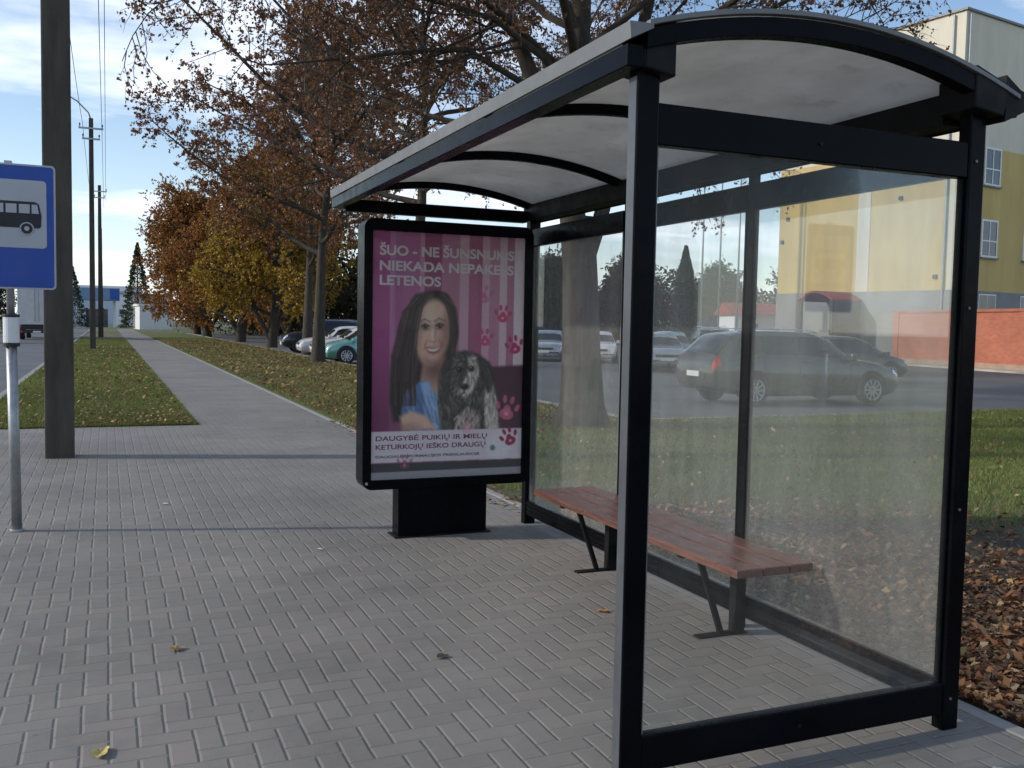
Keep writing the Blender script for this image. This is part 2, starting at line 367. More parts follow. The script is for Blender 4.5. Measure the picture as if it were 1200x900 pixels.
def arch(y0,y1,top,hgt,name,mat,x0=1.60,x1=3.27):
    xs=np.linspace(x0,x1,25); pts=[(x,zr(x)+top) for x in xs]+[(x,zr(x)+top-hgt) for x in xs[::-1]]
    mb=MB(); n=len(xs)
    V=[(p[0],y,p[1]) for y in (y0,y1) for p in pts]; m=2*n; F=[]
    for i in range(n-1):
        a,b=i,i+1; c,d=m-1-i,m-2-i
        F+=[(a,b,d,c),(a+m,c+m,d+m,b+m),(a,a+m,b+m,b),(c,d,d+m,c+m)]
    F+=[(0,m-1,2*m-1,m),(n-1,2*m-n+n-1 if False else n-1+m,n+m,n)]
    mb.add(V,F); return S(mb,name,mat,.002)
arch(2.685,2.745,-.012,.062,'roof_arch',M['black'])
for y in (4.10,5.50,6.93): arch(y-.022,y+.022,-.016,.05,'roof_arch',M['black'])
arch(2.70,7.02,0,.010,'roof_sheet',M['poly'])
arch(2.672,2.70,.012,.018,'roof_trim',M['alu'])
arch(7.02,7.045,.012,.05,'roof_trim',M['alu'])
# eave gutters
S(MB().prism([(1.53,2.512),(1.615,2.555),(1.615,2.57),(1.525,2.568)],'y',2.672,7.045),'eave_trim',M['alu'],.002)
S(MB().box(1.535,1.605,2.70,7.03,2.435,2.508),'eave_beam',M['black'],.004)
S(MB().prism([(3.2,2.42),(3.31,2.47),(3.32,2.54),(3.28,2.55),(3.2,2.60)],'y',2.68,7.045),'eave_beam',M['black_matt'],.003)
S(MB().box(3.07,3.198,2.86,7.0,2.43,2.55),'eave_beam',M['black_matt'],.003)
# corner brackets at the two near posts
S(MB().prism([(1.605,2.44),(1.72,2.42),(1.72,2.62),(1.605,2.58)],'y',2.70,2.86),'corner_bracket',M['black_matt'],.006)
S(MB().prism([(3.04,2.46),(3.19,2.44),(3.22,2.56),(3.04,2.62)],'y',2.678,2.86),'corner_bracket',M['black_matt'],.006)
# near end frame
ex0,ex1=XF+.043,XB-.042
S(MB().box(ex0,ex1,YN-.024,YN+.024,2.205,2.343),'end_rail',M['black'],.005)
S(MB().box(ex0,ex1,YN-.024,YN+.024,.065,.193),'end_rail',M['black'],.005)
S(MB().box(ex0-.004,ex1+.004,YN-.004,YN+.004,.188,2.21),'glass_pane',M['glass_near'],0)
for x in (ex0,ex1-.012): S(MB().box(x,x+.012,YN-.012,YN+.012,.194,2.204),'glazing_strip',M['alu'] if x==ex0 else M['black'],.002)
# far end beam
S(MB().box(1.61,3.065,6.91,6.99,2.41,2.50),'end_beam',M['black'],.005)
S(MB().box(1.61,1.67,6.91,6.99,2.503,2.56),'beam_stub',M['black'],.004)
# back wall: rails butt between posts
for y0,y1 in ((YN+.031,4.102),(4.158,5.402),(5.458,YF-.041)):
    S(MB().box(XB-.025,XB+.025,y0,y1,2.225,2.36),'back_rail',M['black'],.004)
    mb=MB().box(XB-.025,XB+.025,y0,y1,.075,.19)
    for z in (.095,.13,.165): mb.box(XB-.031,XB-.0255,y0,y1,z,z+.012)
    S(mb,'back_rail',M['black'],.002)
    S(MB().box(XB-.004,XB+.004,y0-.01,y1+.01,.185,2.23),'glass_pane',M['glass'],0)
    # rubber seals
    S(MB().box(XB-.02,XB-.005,y0,y0+.012,.192,2.223),'glazing_strip',M['alu'] if y0>5 else M['black'],.001)
for z in (.13,.9,1.7,2.27):
    b=MB().cyl((XB-.01,YN-.036,z),.0055,.005,12,'y'); S(b,'bolt',M['alu'],0)
for z in (2.27,.13): S(MB().cyl((2.36,YN-.030,z),.008,.006,12,'y'),'bolt',M['black_matt'],0)

# bench
be=empty('bench',(2.87,4.6,0),label='long bench with red brown plank seat and thin black legs inside the shelter',cat='bench')
def B(mb,name,mat,bevel=.003):
    o=mb.build(name,mat,bevel=bevel); o.parent=be; o.matrix_parent_inverse=Matrix.Translation((-2.87,-4.6,0)); return o
for i,(x0,x1) in enumerate(((2.63,2.775),(2.785,2.93),(2.94,3.075))):
    B(MB().box(x0,x1,3.50+.004*i,5.74-.003*i,.462,.503),'plank',M['wood'],.006)
for y in (4.05,5.42):
    B(MB().box(2.68,3.06,y-.02,y+.02,.43,.46),'crossbar',M['black_matt'])
    B(MB().box(3.02,3.08,y-.03,y+.03,.006,.43),'leg',M['black_matt'])
    B(MB().bar((2.80,y,.43),(2.95,y,.01),.028,.028),'leg',M['black_matt'])
    B(MB().box(2.80,3.10,y-.03,y+.03,.0005,.008),'foot_plate',M['black_matt'],.001)

# ------------------------------------------------------------ poster case
LB=empty('poster_case',(2.37,6.82,0),label='black rounded city light poster case on a block foot at far end of shelter',cat='poster case')
def K(mb,name,mat,bevel=.003,parent=None,smooth=False):
    o=mb.build(name,mat,bevel=bevel,smooth=smooth)
    o.parent=parent or LB
    if (parent or LB) is LB: o.matrix_parent_inverse=Matrix.Translation((-2.37,-6.82,0))
    return o
def rrect(x0,x1,z0,z1,r,n=8):
    pts=[]
    for cx,cz,a0 in ((x1-r,z0+r,-90),(x1-r,z1-r,0),(x0+r,z1-r,90),(x0+r,z0+r,180)):
        for i in range(n+1):
            a=R_(a0+90*i/n); pts.append((cx+r*math.cos(a),cz+r*math.sin(a)))
    return pts
lx0,lx1,lz0,lz1=1.705,3.04,.372,2.352
outer=rrect(lx0,lx1,lz0,lz1,.075); inner=rrect(lx0+.065,lx1-.065,lz0+.07,lz1-.085,.012)
n=len(outer); fr=MB()
V=[(p[0],6.72,p[1]) for p in outer]+[(p[0],6.72,p[1]) for p in inner]+[(p[0],6.745,p[1]) for p in inner]+[(p[0],6.92,p[1]) for p in outer]
F=[]
for i in range(n):
    j=(i+1)%n; F+=[(i,j,n+j,n+i),(n+i,n+j,2*n+j,2*n+i),(i,3*n+i,3*n+j,j)]
F.append(tuple(range(3*n,4*n)))
fr.add(V,F); K(fr,'case_frame',M['black'],.004)
K(MB().box(1.985,2.69,6.74,6.90,0,.372),'foot',M['black'],.005)
K(MB().box(1.955,2.72,6.72,6.92,.0005,.012),'base_plate',M['black_matt'],.002)
K(MB().box(lx0+.07,lx1-.07,6.7345,6.7385,lz0+.075,lz1-.09),'glass_pane',M['glass_clear'],0)
K(MB().cyl((lx0+.03,6.715,lz0+.05),.011,.006,14,'y'),'lock',M['galv'],.001)
# printed sheet: painted as a grid of face colours
px0,px1,pz0,pz1=lx0+.066,lx1-.066,lz0+.071,lz1-.086
PW,PH=300,480
uu,vv=np.meshgrid((np.arange(PW)+.5)/PW,(np.arange(PH)+.5)/PH); asp=(pz1-pz0)/(px1-px0); yy=vv*asp
img=np.zeros((PH,PW,3))
def C(h): return np.array(h)/255.
stripes=[(0,.11,(150,46,110)),(.11,.145,(168,90,140)),(.145,.30,(158,74,124)),(.30,.33,(175,108,148)),(.33,.44,(140,50,92)),(.44,.56,(166,92,126)),(.56,.62,(186,134,152)),(.62,.71,(156,70,108)),(.71,.76,(190,140,158)),(.76,.83,(172,104,130)),(.83,.88,(196,160,170)),(.88,.93,(164,92,116)),(.93,1.01,(204,176,184))]
for a,b,c in stripes: img[(uu>=a)&(uu<b)]=C(c)
nfld=rng.normal(size=(PH//8+2,PW//8+2,3))
def smooth_noise(s,seed):
    r=np.random.default_rng(seed); g=r.normal(size=(PH//s+3,PW//s+3)); y=np.arange(PH)/s; x=np.arange(PW)/s
    yi=y.astype(int); xi=x.astype(int); fy=(y-yi)[:,None]; fx=(x-xi)[None,:]
    return (g[yi][:,xi]*(1-fy)*(1-fx)+g[yi+1][:,xi]*fy*(1-fx)+g[yi][:,xi+1]*(1-fy)*fx+g[yi+1][:,xi+1]*fy*fx)
def blend(mask,c): 
    global img
    c=np.asarray(c,float); c=c/255. if c.ndim==1 else c
    img=img*(1-mask[...,None])+c*mask[...,None]
def ell(cx,cy,rx,ry,rot=0,soft=.12):
    a=R_(rot); dx=uu-cx; dy=yy-cy*1; x=dx*math.cos(a)+dy*math.sin(a); y=-dx*math.sin(a)+dy*math.cos(a)
    d=np.sqrt((x/rx)**2+(y/ry)**2); return np.clip((1+soft-d)/(2*soft),0,1)
def poly(pts,soft=.006):
    pts=np.array(pts,float); pts[:,1]*=asp; d=np.full(uu.shape,1e9); ins=np.zeros(uu.shape,bool)
    for i in range(len(pts)):
        a=pts[i]; b=pts[(i+1)%len(pts)]; e=b-a; t=np.clip(((uu-a[0])*e[0]+(yy-a[1])*e[1])/(e@e+1e-12),0,1)
        d=np.minimum(d,np.hypot(uu-a[0]-t*e[0],yy-a[1]-t*e[1]))
        if a[1]!=b[1]:
            c=((a[1]>yy)!=(b[1]>yy))&(uu<(b[0]-a[0])*(yy-a[1])/(b[1]-a[1])+a[0]); ins^=c
    sd=np.where(ins,d,-d); return np.clip(.5+sd/(2*soft),0,1)
def E(u,v,rx,ry,rot=0,soft=.12): return ell(u,v*asp,rx,ry,rot,soft)
blend(np.clip((vv-.45)/.3,0,1)*np.clip(1-uu*1.3,0,1)*.75,(86,16,52))
blend(poly([(.66,.545),(1.01,.535),(1.01,.81),(.6,.81)],.01),(66,26,42))
blend(E(.72,.565,.06,.02)*.5,(120,60,72))
# soft shapes laid over each other like a printed photograph
def stroke(pts,wd,c,al):
    """a short soft line, painted only where it falls"""
    global img
    pts=np.array(pts,float)
    for a,b in zip(pts[:-1],pts[1:]):
        x0,x1=sorted((a[0],b[0])); y0,y1=sorted((a[1],b[1]))
        i0=max(int((x0-3*wd)*PW),0); i1=min(int((x1+3*wd)*PW)+2,PW); j0=max(int((y0-3*wd/asp)*PH),0); j1=min(int((y1+3*wd/asp)*PH)+2,PH)
        if i1<=i0 or j1<=j0: continue
        U=uu[j0:j1,i0:i1]; Y=yy[j0:j1,i0:i1]; A=np.array((a[0],a[1]*asp)); B_=np.array((b[0],b[1]*asp)); e=B_-A
        t=np.clip(((U-A[0])*e[0]+(Y-A[1])*e[1])/(e@e+1e-12),0,1); d=np.hypot(U-A[0]-t*e[0],Y-A[1]-t*e[1])
        m=(np.exp(-(d/wd)**2)*al)[...,None]; img[j0:j1,i0:i1]=img[j0:j1,i0:i1]*(1-m)+np.array(c)/255.*m
pr_g=np.random.default_rng(77)
blend(poly([(.36,.232),(.27,.25),(.22,.31),(.20,.40),(.155,.50),(.12,.60),(.115,.68),(.14,.765),(.25,.765),(.33,.66),(.40,.60),(.50,.56),(.53,.48),(.555,.40),(.54,.31),(.49,.25),(.43,.232)],.012),(30,20,22))
blend(poly([(.33,.50),(.46,.50),(.47,.60),(.52,.68),(.40,.72),(.30,.64)],.012),(178,128,106))
blend(E(.41,.545,.075,.075,0,.6)*.75,(92,56,48))
blend(poly([(.20,.655),(.30,.605),(.345,.60),(.42,.665),(.48,.74),(.47,.80),(.24,.80),(.19,.73)],.01),(70,104,156))
blend(poly([(.31,.61),(.36,.60),(.455,.72),(.46,.80),(.40,.80),(.345,.69)],.01),(128,164,206))
for _ in range(70):
    x=pr_g.uniform(.2,.46); y=pr_g.uniform(.63,.77); stroke([(x,y),(x+.012,y+.03),(x+.035,y+.06)],.006,[(40,64,110),(150,182,216)][pr_g.integers(2)],.3)
blend(poly([(.18,.745),(.25,.722),(.35,.742),(.42,.80),(.20,.80)],.014),(204,158,132)); blend(E(.24,.79,.07,.03,0,.6)*.5,(140,92,76))
# face: base tone, then lit brow, cheeks, nose and shaded sides
blend(E(.385,.402,.114,.205,7,.09),(198,148,124))
blend(E(.365,.335,.075,.09,7,.7)*.6,(232,192,166)); blend(E(.335,.435,.045,.06,10,.7)*.55,(230,176,152)); blend(E(.435,.43,.03,.055,-6,.7)*.35,(222,168,146))
blend(E(.478,.40,.032,.20,7,.8)*.65,(132,84,70)); blend(E(.292,.42,.022,.17,7,.8)*.5,(150,100,84)); blend(E(.395,.522,.07,.03,0,.7)*.6,(140,90,76)); blend(E(.39,.505,.03,.016,0,.7)*.5,(220,172,150))
blend(E(.386,.405,.008,.05,5,.8)*.6,(240,206,184)); blend(E(.403,.405,.010,.05,5,.8)*.35,(150,100,84)); blend(E(.388,.437,.022,.010,0,.6)*.45,(140,84,70)); blend(E(.388,.430,.012,.010,0,.6)*.6,(238,200,178))
for ex,ey,rt in ((.337,.379,4),(.432,.375,-2)):
    blend(E(ex,ey,.036,.022,rt,.8)*.55,(120,76,66)); blend(E(ex,ey+.002,.022,.010,rt,.6)*.8,(150,130,124)); blend(E(ex+.001,ey,.012,.014,0,.6),(24,16,16)); stroke([(ex-.026,ey-.001),(ex-.005,ey-.010),(ex+.026,ey-.003)],.0045,(26,16,16),.9)
    stroke([(ex-.022,ey+.009),(ex,ey+.012),(ex+.022,ey+.008)],.005,(120,76,66),.5)
    stroke([(ex-.036,ey-.020),(ex-.004,ey-.031),(ex+.034,ey-.022)],.0055,(54,36,30),.45)
    blend(E(ex+.005,ey-.004,.003,.003,0,.4)*.8,(230,226,222))
stroke([(.352,.432),(.338,.452),(.333,.468)],.006,(140,88,74),.5); stroke([(.428,.430),(.446,.447),(.452,.460)],.006,(132,80,68),.5)
blend(poly([(.338,.463),(.365,.461),(.392,.465),(.42,.460),(.446,.456),(.425,.482),(.393,.491),(.359,.484)],.008),(150,66,66))
blend(poly([(.350,.467),(.392,.470),(.434,.461),(.414,.476),(.391,.480),(.365,.477)],.006),(236,228,220))
# hair falls over both sides, painted strand by strand
blend(poly([(.37,.245),(.31,.27),(.268,.33),(.262,.44),(.275,.52),(.235,.60),(.20,.55),(.21,.38),(.25,.27)],.014),(30,20,22))
blend(poly([(.40,.245),(.47,.285),(.497,.35),(.502,.45),(.48,.52),(.53,.50),(.55,.40),(.53,.30),(.47,.24)],.012),(30,20,22))
for _ in range(420):
    if pr_g.random()<.72:
        a=pr_g.random(); x0=.375-.10*a+pr_g.normal()*.006; w1=.29-.13*a; w2=.30-.17*a
        P_=[(x0,.245+.02*a),(w1+.03,.30+.02*a),(w1,.40),(w1-.03*a-.01,.50),(w2-.02,.60),(w2-.02+pr_g.normal()*.01,.70)]
        k=pr_g.integers(2,7); P_=P_[max(0,k-3):k]
    else:
        a=pr_g.random(); P_=[(.40+.05*a,.245),(.485+.035*a,.29),(.505+.035*a,.37),(.505+.03*a,.46),(.50+.02*a,.53)]; k=pr_g.integers(2,6); P_=P_[max(0,k-3):k]
    P_=[(x+pr_g.normal()*.003,y) for x,y in P_]; stroke(P_,pr_g.uniform(.002,.004),[(70,46,44),(16,10,12),(96,66,60),(40,26,26)][pr_g.integers(4)],.45)
# shaggy dog: dark body, then fur strokes following the coat
def inside(pts,x,y):
    c=False
    for i in range(len(pts)):
        a=pts[i]; b=pts[(i+1)%len(pts)]
        if (a[1]>y)!=(b[1]>y) and x<(b[0]-a[0])*(y-a[1])/(b[1]-a[1])+a[0]: c=not c
    return c
def fur(pts,base,tones,n,flow,ln=.03,al=.5,soft=.014):
    blend(poly(pts,soft),base); q=np.array(pts); k=0
    while k<n:
        x=pr_g.uniform(q[:,0].min(),q[:,0].max()); y=pr_g.uniform(q[:,1].min(),q[:,1].max())
        if not inside(pts,x,y): continue
        k+=1; a=flow(x,y)+pr_g.normal()*.35; l=ln*pr_g.uniform(.5,1.3); dx,dy=l*math.cos(a),l*math.sin(a)/asp
        stroke([(x,y),(x+dx*.5,y+dy*.5+.001),(x+dx,y+dy+.003)],pr_g.uniform(.0022,.005),tones[pr_g.integers(len(tones))],al)
DK=[(34,30,28),(78,70,62),(48,42,40),(122,110,98),(62,56,50)]; LT=[(196,184,168),(150,134,118),(224,214,200),(110,94,84)]
fur([(.45,.80),(.43,.70),(.43,.60),(.46,.53),(.52,.485),(.60,.475),(.69,.49),(.77,.525),(.80,.60),(.82,.70),(.83,.80)],(38,34,33),DK,1500,lambda x,y:1.57+(x-.6)*2.2)
fur([(.75,.62),(.79,.60),(.82,.68),(.84,.80),(.75,.80),(.74,.70)],(150,136,124),LT,260,lambda x,y:1.5)
fur([(.55,.75),(.62,.71),(.70,.73),(.71,.80),(.54,.80)],(128,112,102),LT+DK[:2],260,lambda x,y:1.57+(x-.62)*4)
fur([(.49,.53),(.54,.495),(.60,.49),(.66,.50),(.70,.55),(.68,.62),(.62,.665),(.54,.65),(.49,.59)],(56,50,46),DK+[(120,108,96)],520,lambda x,y:math.atan2(y-.53,x-.61),.024)
fur([(.625,.50),(.665,.50),(.69,.55),(.665,.62),(.615,.66),(.56,.645),(.60,.60),(.635,.55)],(150,138,124),LT,300,lambda x,y:math.atan2(y-.50,(x-.63)*.6),.022)
fur([(.70,.505),(.76,.53),(.79,.60),(.765,.64),(.72,.58)],(24,20,20),DK[:3]+[(64,56,52)],200,lambda x,y:1.3,.034)
fur([(.455,.55),(.49,.51),(.51,.56),(.495,.64),(.465,.66)],(26,22,22),DK[:3],150,lambda x,y:1.7,.034)
for ex,ey in ((.565,.556),(.648,.550)): blend(E(ex,ey,.016,.017,0,.5),(10,8,8)); blend(E(ex-.004,ey-.004,.004,.004,0,.4),(190,190,190))
blend(E(.602,.625,.027,.019,0,.35),(12,10,10)); blend(E(.596,.619,.009,.005,0,.5)*.6,(120,116,116)); stroke([(.602,.637),(.60,.65),(.582,.656)],.004,(24,18,18),.8)
# pale lower band, dark strips
blend(np.clip((vv-.802)/.004,0,1)*np.clip((.934-vv)/.004,0,1),(196,182,188))
blend(np.clip((vv-.934)/.004,0,1),(40,38,42)); blend(np.clip((vv-.968)/.003,0,1),(132,126,132))
blend(E(.80,.885,.018,.018,0,.3),(30,70,62)); blend(poly([(.755,.85),(.86,.80),(.96,.83),(.9,.93),(.78,.93)],.02)*.25,(230,232,228))
def paw(u,v,s,c,rot=0,al=1.):
    a=R_(rot)
    def P(dx,dy): return u+s*(dx*math.cos(a)-dy*math.sin(a)), v+s*(dx*math.sin(a)+dy*math.cos(a))/asp
    x,y=P(0,.28); blend(ell(x,y*asp,s*.50,s*.36,rot,.12)*al,c); x,y=P(0,.0); blend(ell(x,y*asp,s*.26,s*.34,rot,.14)*al,c)
    for dx,dy,r in ((-.68,-.22,25),(-.26,-.66,8),(.26,-.66,-8),(.68,-.22,-25)):
        x,y=P(dx,dy); blend(ell(x,y*asp,s*.15,s*.27,rot-r,.2)*al,c)
    x,y=P(0,.26); blend(ell(x,y*asp,s*.14,s*.12,rot,.3)*al,(214,140,160))
paw(.72,.245,.075,(176,70,110),0,.55); paw(.855,.325,.07,(190,34,84),5); paw(.735,.425,.07,(196,48,98),-4,.9); paw(.94,.455,.075,(176,24,74),-14)
paw(.895,.725,.10,(204,84,112),10,.85); paw(.915,.845,.075,(150,16,52),-22); paw(.62,.785,.08,(210,130,150),0,.5); paw(.215,.935,.06,(130,50,84),0,.6)
img=img**.92*.84+img.mean(2,keepdims=True)*.16+.03
img=np.clip(img*(1+.035*rng.normal(size=(PH,PW,1))),0,1)
b_=img.copy(); b_[1:-1,1:-1]=(img[1:-1,1:-1]*2+img[:-2,1:-1]+img[2:,1:-1]+img[1:-1,:-2]+img[1:-1,2:])/6; img=b_
lin=np.minimum(srgb(img)*1.25,.85)
gx=np.linspace(px0,px1,PW+1); gz=np.linspace(pz1,pz0,PH+1)
GX,GZ=np.meshgrid(gx,gz); V=np.stack([GX.ravel(),np.full(GX.size,6.742),GZ.ravel()],1)
ii=(np.arange(PH)[:,None]*(PW+1)+np.arange(PW)[None,:]).ravel()
F=np.stack([ii,ii+PW+1,ii+PW+2,ii+1],1)
po=fast_mesh('poster',V,F,M['print'],lin.reshape(-1,3)); po.parent=LB; po.matrix_parent_inverse=Matrix.Translation((-2.37,-6.82,0))
po['label']='pink striped poster of a smiling dark haired woman hugging a shaggy dog, with red paw prints'
def text(s,size,mat,x,z,y,width=None,name='lettering',parent=None,bold=.0):
    cu=bpy.data.curves.new(name,'FONT'); cu.body=s; cu.size=size; cu.offset=bold; cu.extrude=0.0
    o=bpy.data.objects.new(name,cu); COL.objects.link(o); bpy.context.view_layer.update()
    dg=bpy.context.evaluated_depsgraph_get(); me=bpy.data.meshes.new_from_object(o.evaluated_get(dg))
    bpy.data.objects.remove(o); bpy.data.curves.remove(cu)
    me.name=name; me.materials.clear(); me.materials.append(mat)
    co=np.zeros(len(me.vertices)*3,np.float32); me.vertices.foreach_get('co',co); co=co.reshape(-1,3)
    x0,x1=co[:,0].min(),co[:,0].max(); sx=(width/(x1-x0)) if width else 1
    new=np.stack([x+(co[:,0]-x0)*sx,np.full(len(co),y),z+co[:,1]],1).astype(np.float32); me.vertices.foreach_set('co',new.ravel()); me.update()
    me.flip_normals() if me.polygons and me.polygons[0].normal.y>0 else None
    o=bpy.data.objects.new(name,me); COL.objects.link(o)
    if parent:
        o.parent=parent
    return o
M['letter']=pbr('poster_letter_white',(.7,.64,.66),.5,var=.05,vs=5,bump=0)
M['letter_m']=pbr('poster_letter_magenta',(.20,.035,.09),.5,var=.08,vs=5,bump=0)
M['letter_g']=pbr('poster_letter_grey',(.17,.14,.16),.5,var=.08,vs=5,bump=0)
pw=px1-px0; ph=pz1-pz0
for s,v,wd in (('ŠUO - NE ŠUNSNUKIS,',.094,.90),('NIEKADA NEPAKELS',.155,.88),('LETENOS',.213,.39)):
    o=text(s,.098,M['letter'],px0+.045*pw,pz1-v*ph,6.7412,wd*pw,bold=.003); o.parent=po
for s,v,wd,mm,sz in (('DAUGYBĖ PUIKIŲ IR MIELŲ',.842,.73,'letter_m',.050),('KETURKOJŲ IEŠKO DRAUGŲ',.877,.72,'letter_m',.050),('DAUGIAU INFORMACIJOS PRIEGLAUDOJE',.912,.68,'letter_g',.026)):
    o=text(s,sz,M[mm],px0+.03*pw,pz1-v*ph,6.7412,wd*pw,bold=.001); o.parent=po

# ------------------------------------------------------------ bus stop sign
SX,SY=-.645,7.85
sg=empty('bus_stop_sign',(SX,SY,0),label='square blue bus stop sign with bus symbol on a slim grey post',cat='sign')
def Q(mb,name,mat,bevel=.002,parent=None,smooth=False):
    o=mb.build(name,mat,bevel=bevel,smooth=smooth); o.parent=parent or sg
    o.location=(0,0,0)
    return o
q=lambda pts:pts
pr=MB().tube([(0.02,0,0),(.0,0,1.42)],.037,20); Q(pr,'post',M['galv'],0,smooth=True)
Q(MB().tube([(0,0,1.42),(-.005,0,2.70)],.027,16),'post',M['galv'],0,smooth=True)
Q(MB().cyl((0,0,1.40),.054,.19,20),'collar',M['offwhite'],.004)
Q(MB().cyl((0,0,1.375),.058,.026,20),'collar_ring',M['signblack'],.002)
Q(MB().cyl((0,0,1.59),.058,.02,20),'collar_ring',M['signblack'],.002)
Q(MB().cyl((.02,0,0),.05,.02,20),'foot_ring',M['galv'],.003)
bd=MB().prism(rrect(-.305,.305,1.795,2.70,.03),'y',-.045,-.033); sb=Q(bd,'sign_board',M['signwhite'],.002)
Q(MB().prism(rrect(-.292,.292,1.808,2.687,.022),'y',-.0475,-.0455),'blue_field',M['signblue'],0,sb)
Q(MB().prism(rrect(-.245,.245,2.095,2.585,.028),'y',-.0505,-.048),'white_panel',M['signwhite'],0,sb)
bb=MB().prism([(-.20,2.24),(.195,2.24),(.208,2.25),(.212,2.33),(.195,2.415),(.17,2.43),(-.185,2.43),(-.205,2.415),(-.212,2.33)],'y',-.0535,-.051)
bs=Q(bb,'bus_symbol',M['signblack'],0,sb)
w=MB()
for x0 in (-.19,-.105,-.02,.065): w.prism([(x0,2.345),(x0+.07,2.345),(x0+.07,2.41),(x0,2.41)],'y',-.0565,-.054)
w.prism([(.148,2.345),(.195,2.345),(.184,2.41),(.148,2.41)],'y',-.0565,-.054)
Q(w,'bus_symbol_window',M['signwhite'],0,sb)
for x in (-.115,.115):
    Q(MB().prism([(x+.047*math.cos(a),2.235+.047*math.sin(a)) for a in np.linspace(0,2*math.pi,25)[:-1]],'y',-.0565,-.054),'bus_symbol_wheel',M['signwhite'],0,sb)
    Q(MB().prism([(x+.038*math.cos(a),2.235+.038*math.sin(a)) for a in np.linspace(0,2*math.pi,25)[:-1]],'y',-.0595,-.057),'bus_symbol_wheel',M['signblack'],0,sb)
    Q(MB().prism([(x+.017*math.cos(a),2.235+.017*math.sin(a)) for a in np.linspace(0,2*math.pi,25)[:-1]],'y',-.0625,-.060),'bus_symbol_wheel',M['signwhite'],0,sb)
for z in (2.0,2.5): Q(MB().box(-.05,.05,-.0328,.03,z,z+.035),'bracket',M['galv'],.002)
Q(MB().box(-.03,.02,-.03,.02,2.69,2.72),'post_cap',M['galv'],.003)

# ------------------------------------------------------------ utility poles, lamp, wires
def upole(x,y,wb,wt,h,label,lamp=False,strut=False,name='utility_pole'):
    e=empty(name,(x,y,0),label=label,cat='street lamp' if lamp else 'utility pole',group='poles along the verge')
    MBp=MB(); MBp.add([(sx*w/2,sy*w/2,z) for z,w in ((-.05,wb),(h,wt)) for sx,sy in ((-1,-1),(1,-1),(1,1),(-1,1))],[(3,2,1,0),(4,5,6,7),(0,1,5,4),(1,2,6,5),(2,3,7,6),(3,0,4,7)])
    MBp.build('shaft',M['concrete'],e,bevel=.02)
    ca=MB().box(-.55,.55,-.22,-.14,h-.55,h-.47).box(-.4,.4,-.22,-.14,h-1.05,h-.97); c=ca.build('crossarm',M['galv'],e,bevel=.005)
    for xx,z in ((-.5,h-.47),(.5,h-.47),(-.36,h-.97),(.36,h-.97)):
        MB().tube([(xx,-.18,z),(xx,-.18,z+.08),(xx,-.18,z+.09),(xx,-.18,z+.18)],[.02,.02,.045,.03],10).build('insulator',M['signblack'],c)
    if lamp:
        MB().tube([(0,0,h-.1),(-.1,0,h+.25),(-.6,-.05,h+.75),(-1.15,-.1,h+1.05)],.035,8).build('lamp_arm',M['galv'],e,smooth=True)
        MB().prism([(-1.75,h+1.22),(-1.7,h+1.12),(-1.1,h+.98),(-1.05,h+1.08),(-1.4,h+1.26)],'y',-.2,.02).build('lamp_head',M['galv'],e,bevel=.03)
    if strut:
        MB().bar((.12,.9,-.05),(.06,.1,h*.72),.2,.2).build('brace',M['concrete'],e,bevel=.01)
    return e
upole(-.5,11.93,.30,.27,11.2,'square weathered concrete pole standing in the paving behind the bus stop sign')
upole(-.63,50.9,.27,.2,11.2,'slim dark pole with a curved lamp arm in the grass verge',lamp=True,name='street_lamp')
upole(-.46,84,.36,.24,12.2,'farthest braced pole at the end of the grass verge',strut=True)
def wire(x,z,label):
    mb=MB(); ys=[11.75,50.7,83.8]; pts=[]
    pts+=[(x,-20+31.75*t,z-4*.5*t*(1-t)) for t in np.linspace(0,1,9)[:-1]]
    for a,b in zip(ys[:-1],ys[1:]): pts+=[(x,a+(b-a)*t,z-4*.55*t*(1-t)) for t in np.linspace(0,1,13)[:-1]]
    pts.append((x,83.8,z)); mb.tube(pts,.011,5); o=mb.build('overhead_wire',M['signblack'])
    tag(o,label,'wire','overhead wires between the poles')
wire(-1.0,10.9,'thin overhead wire on the road side of the poles, upper crossarm')
wire(0.0,10.9,'thin overhead wire on the path side of the poles, upper crossarm')
wire(-.14,10.38,'thin overhead wire on the path side of the poles, lower crossarm')

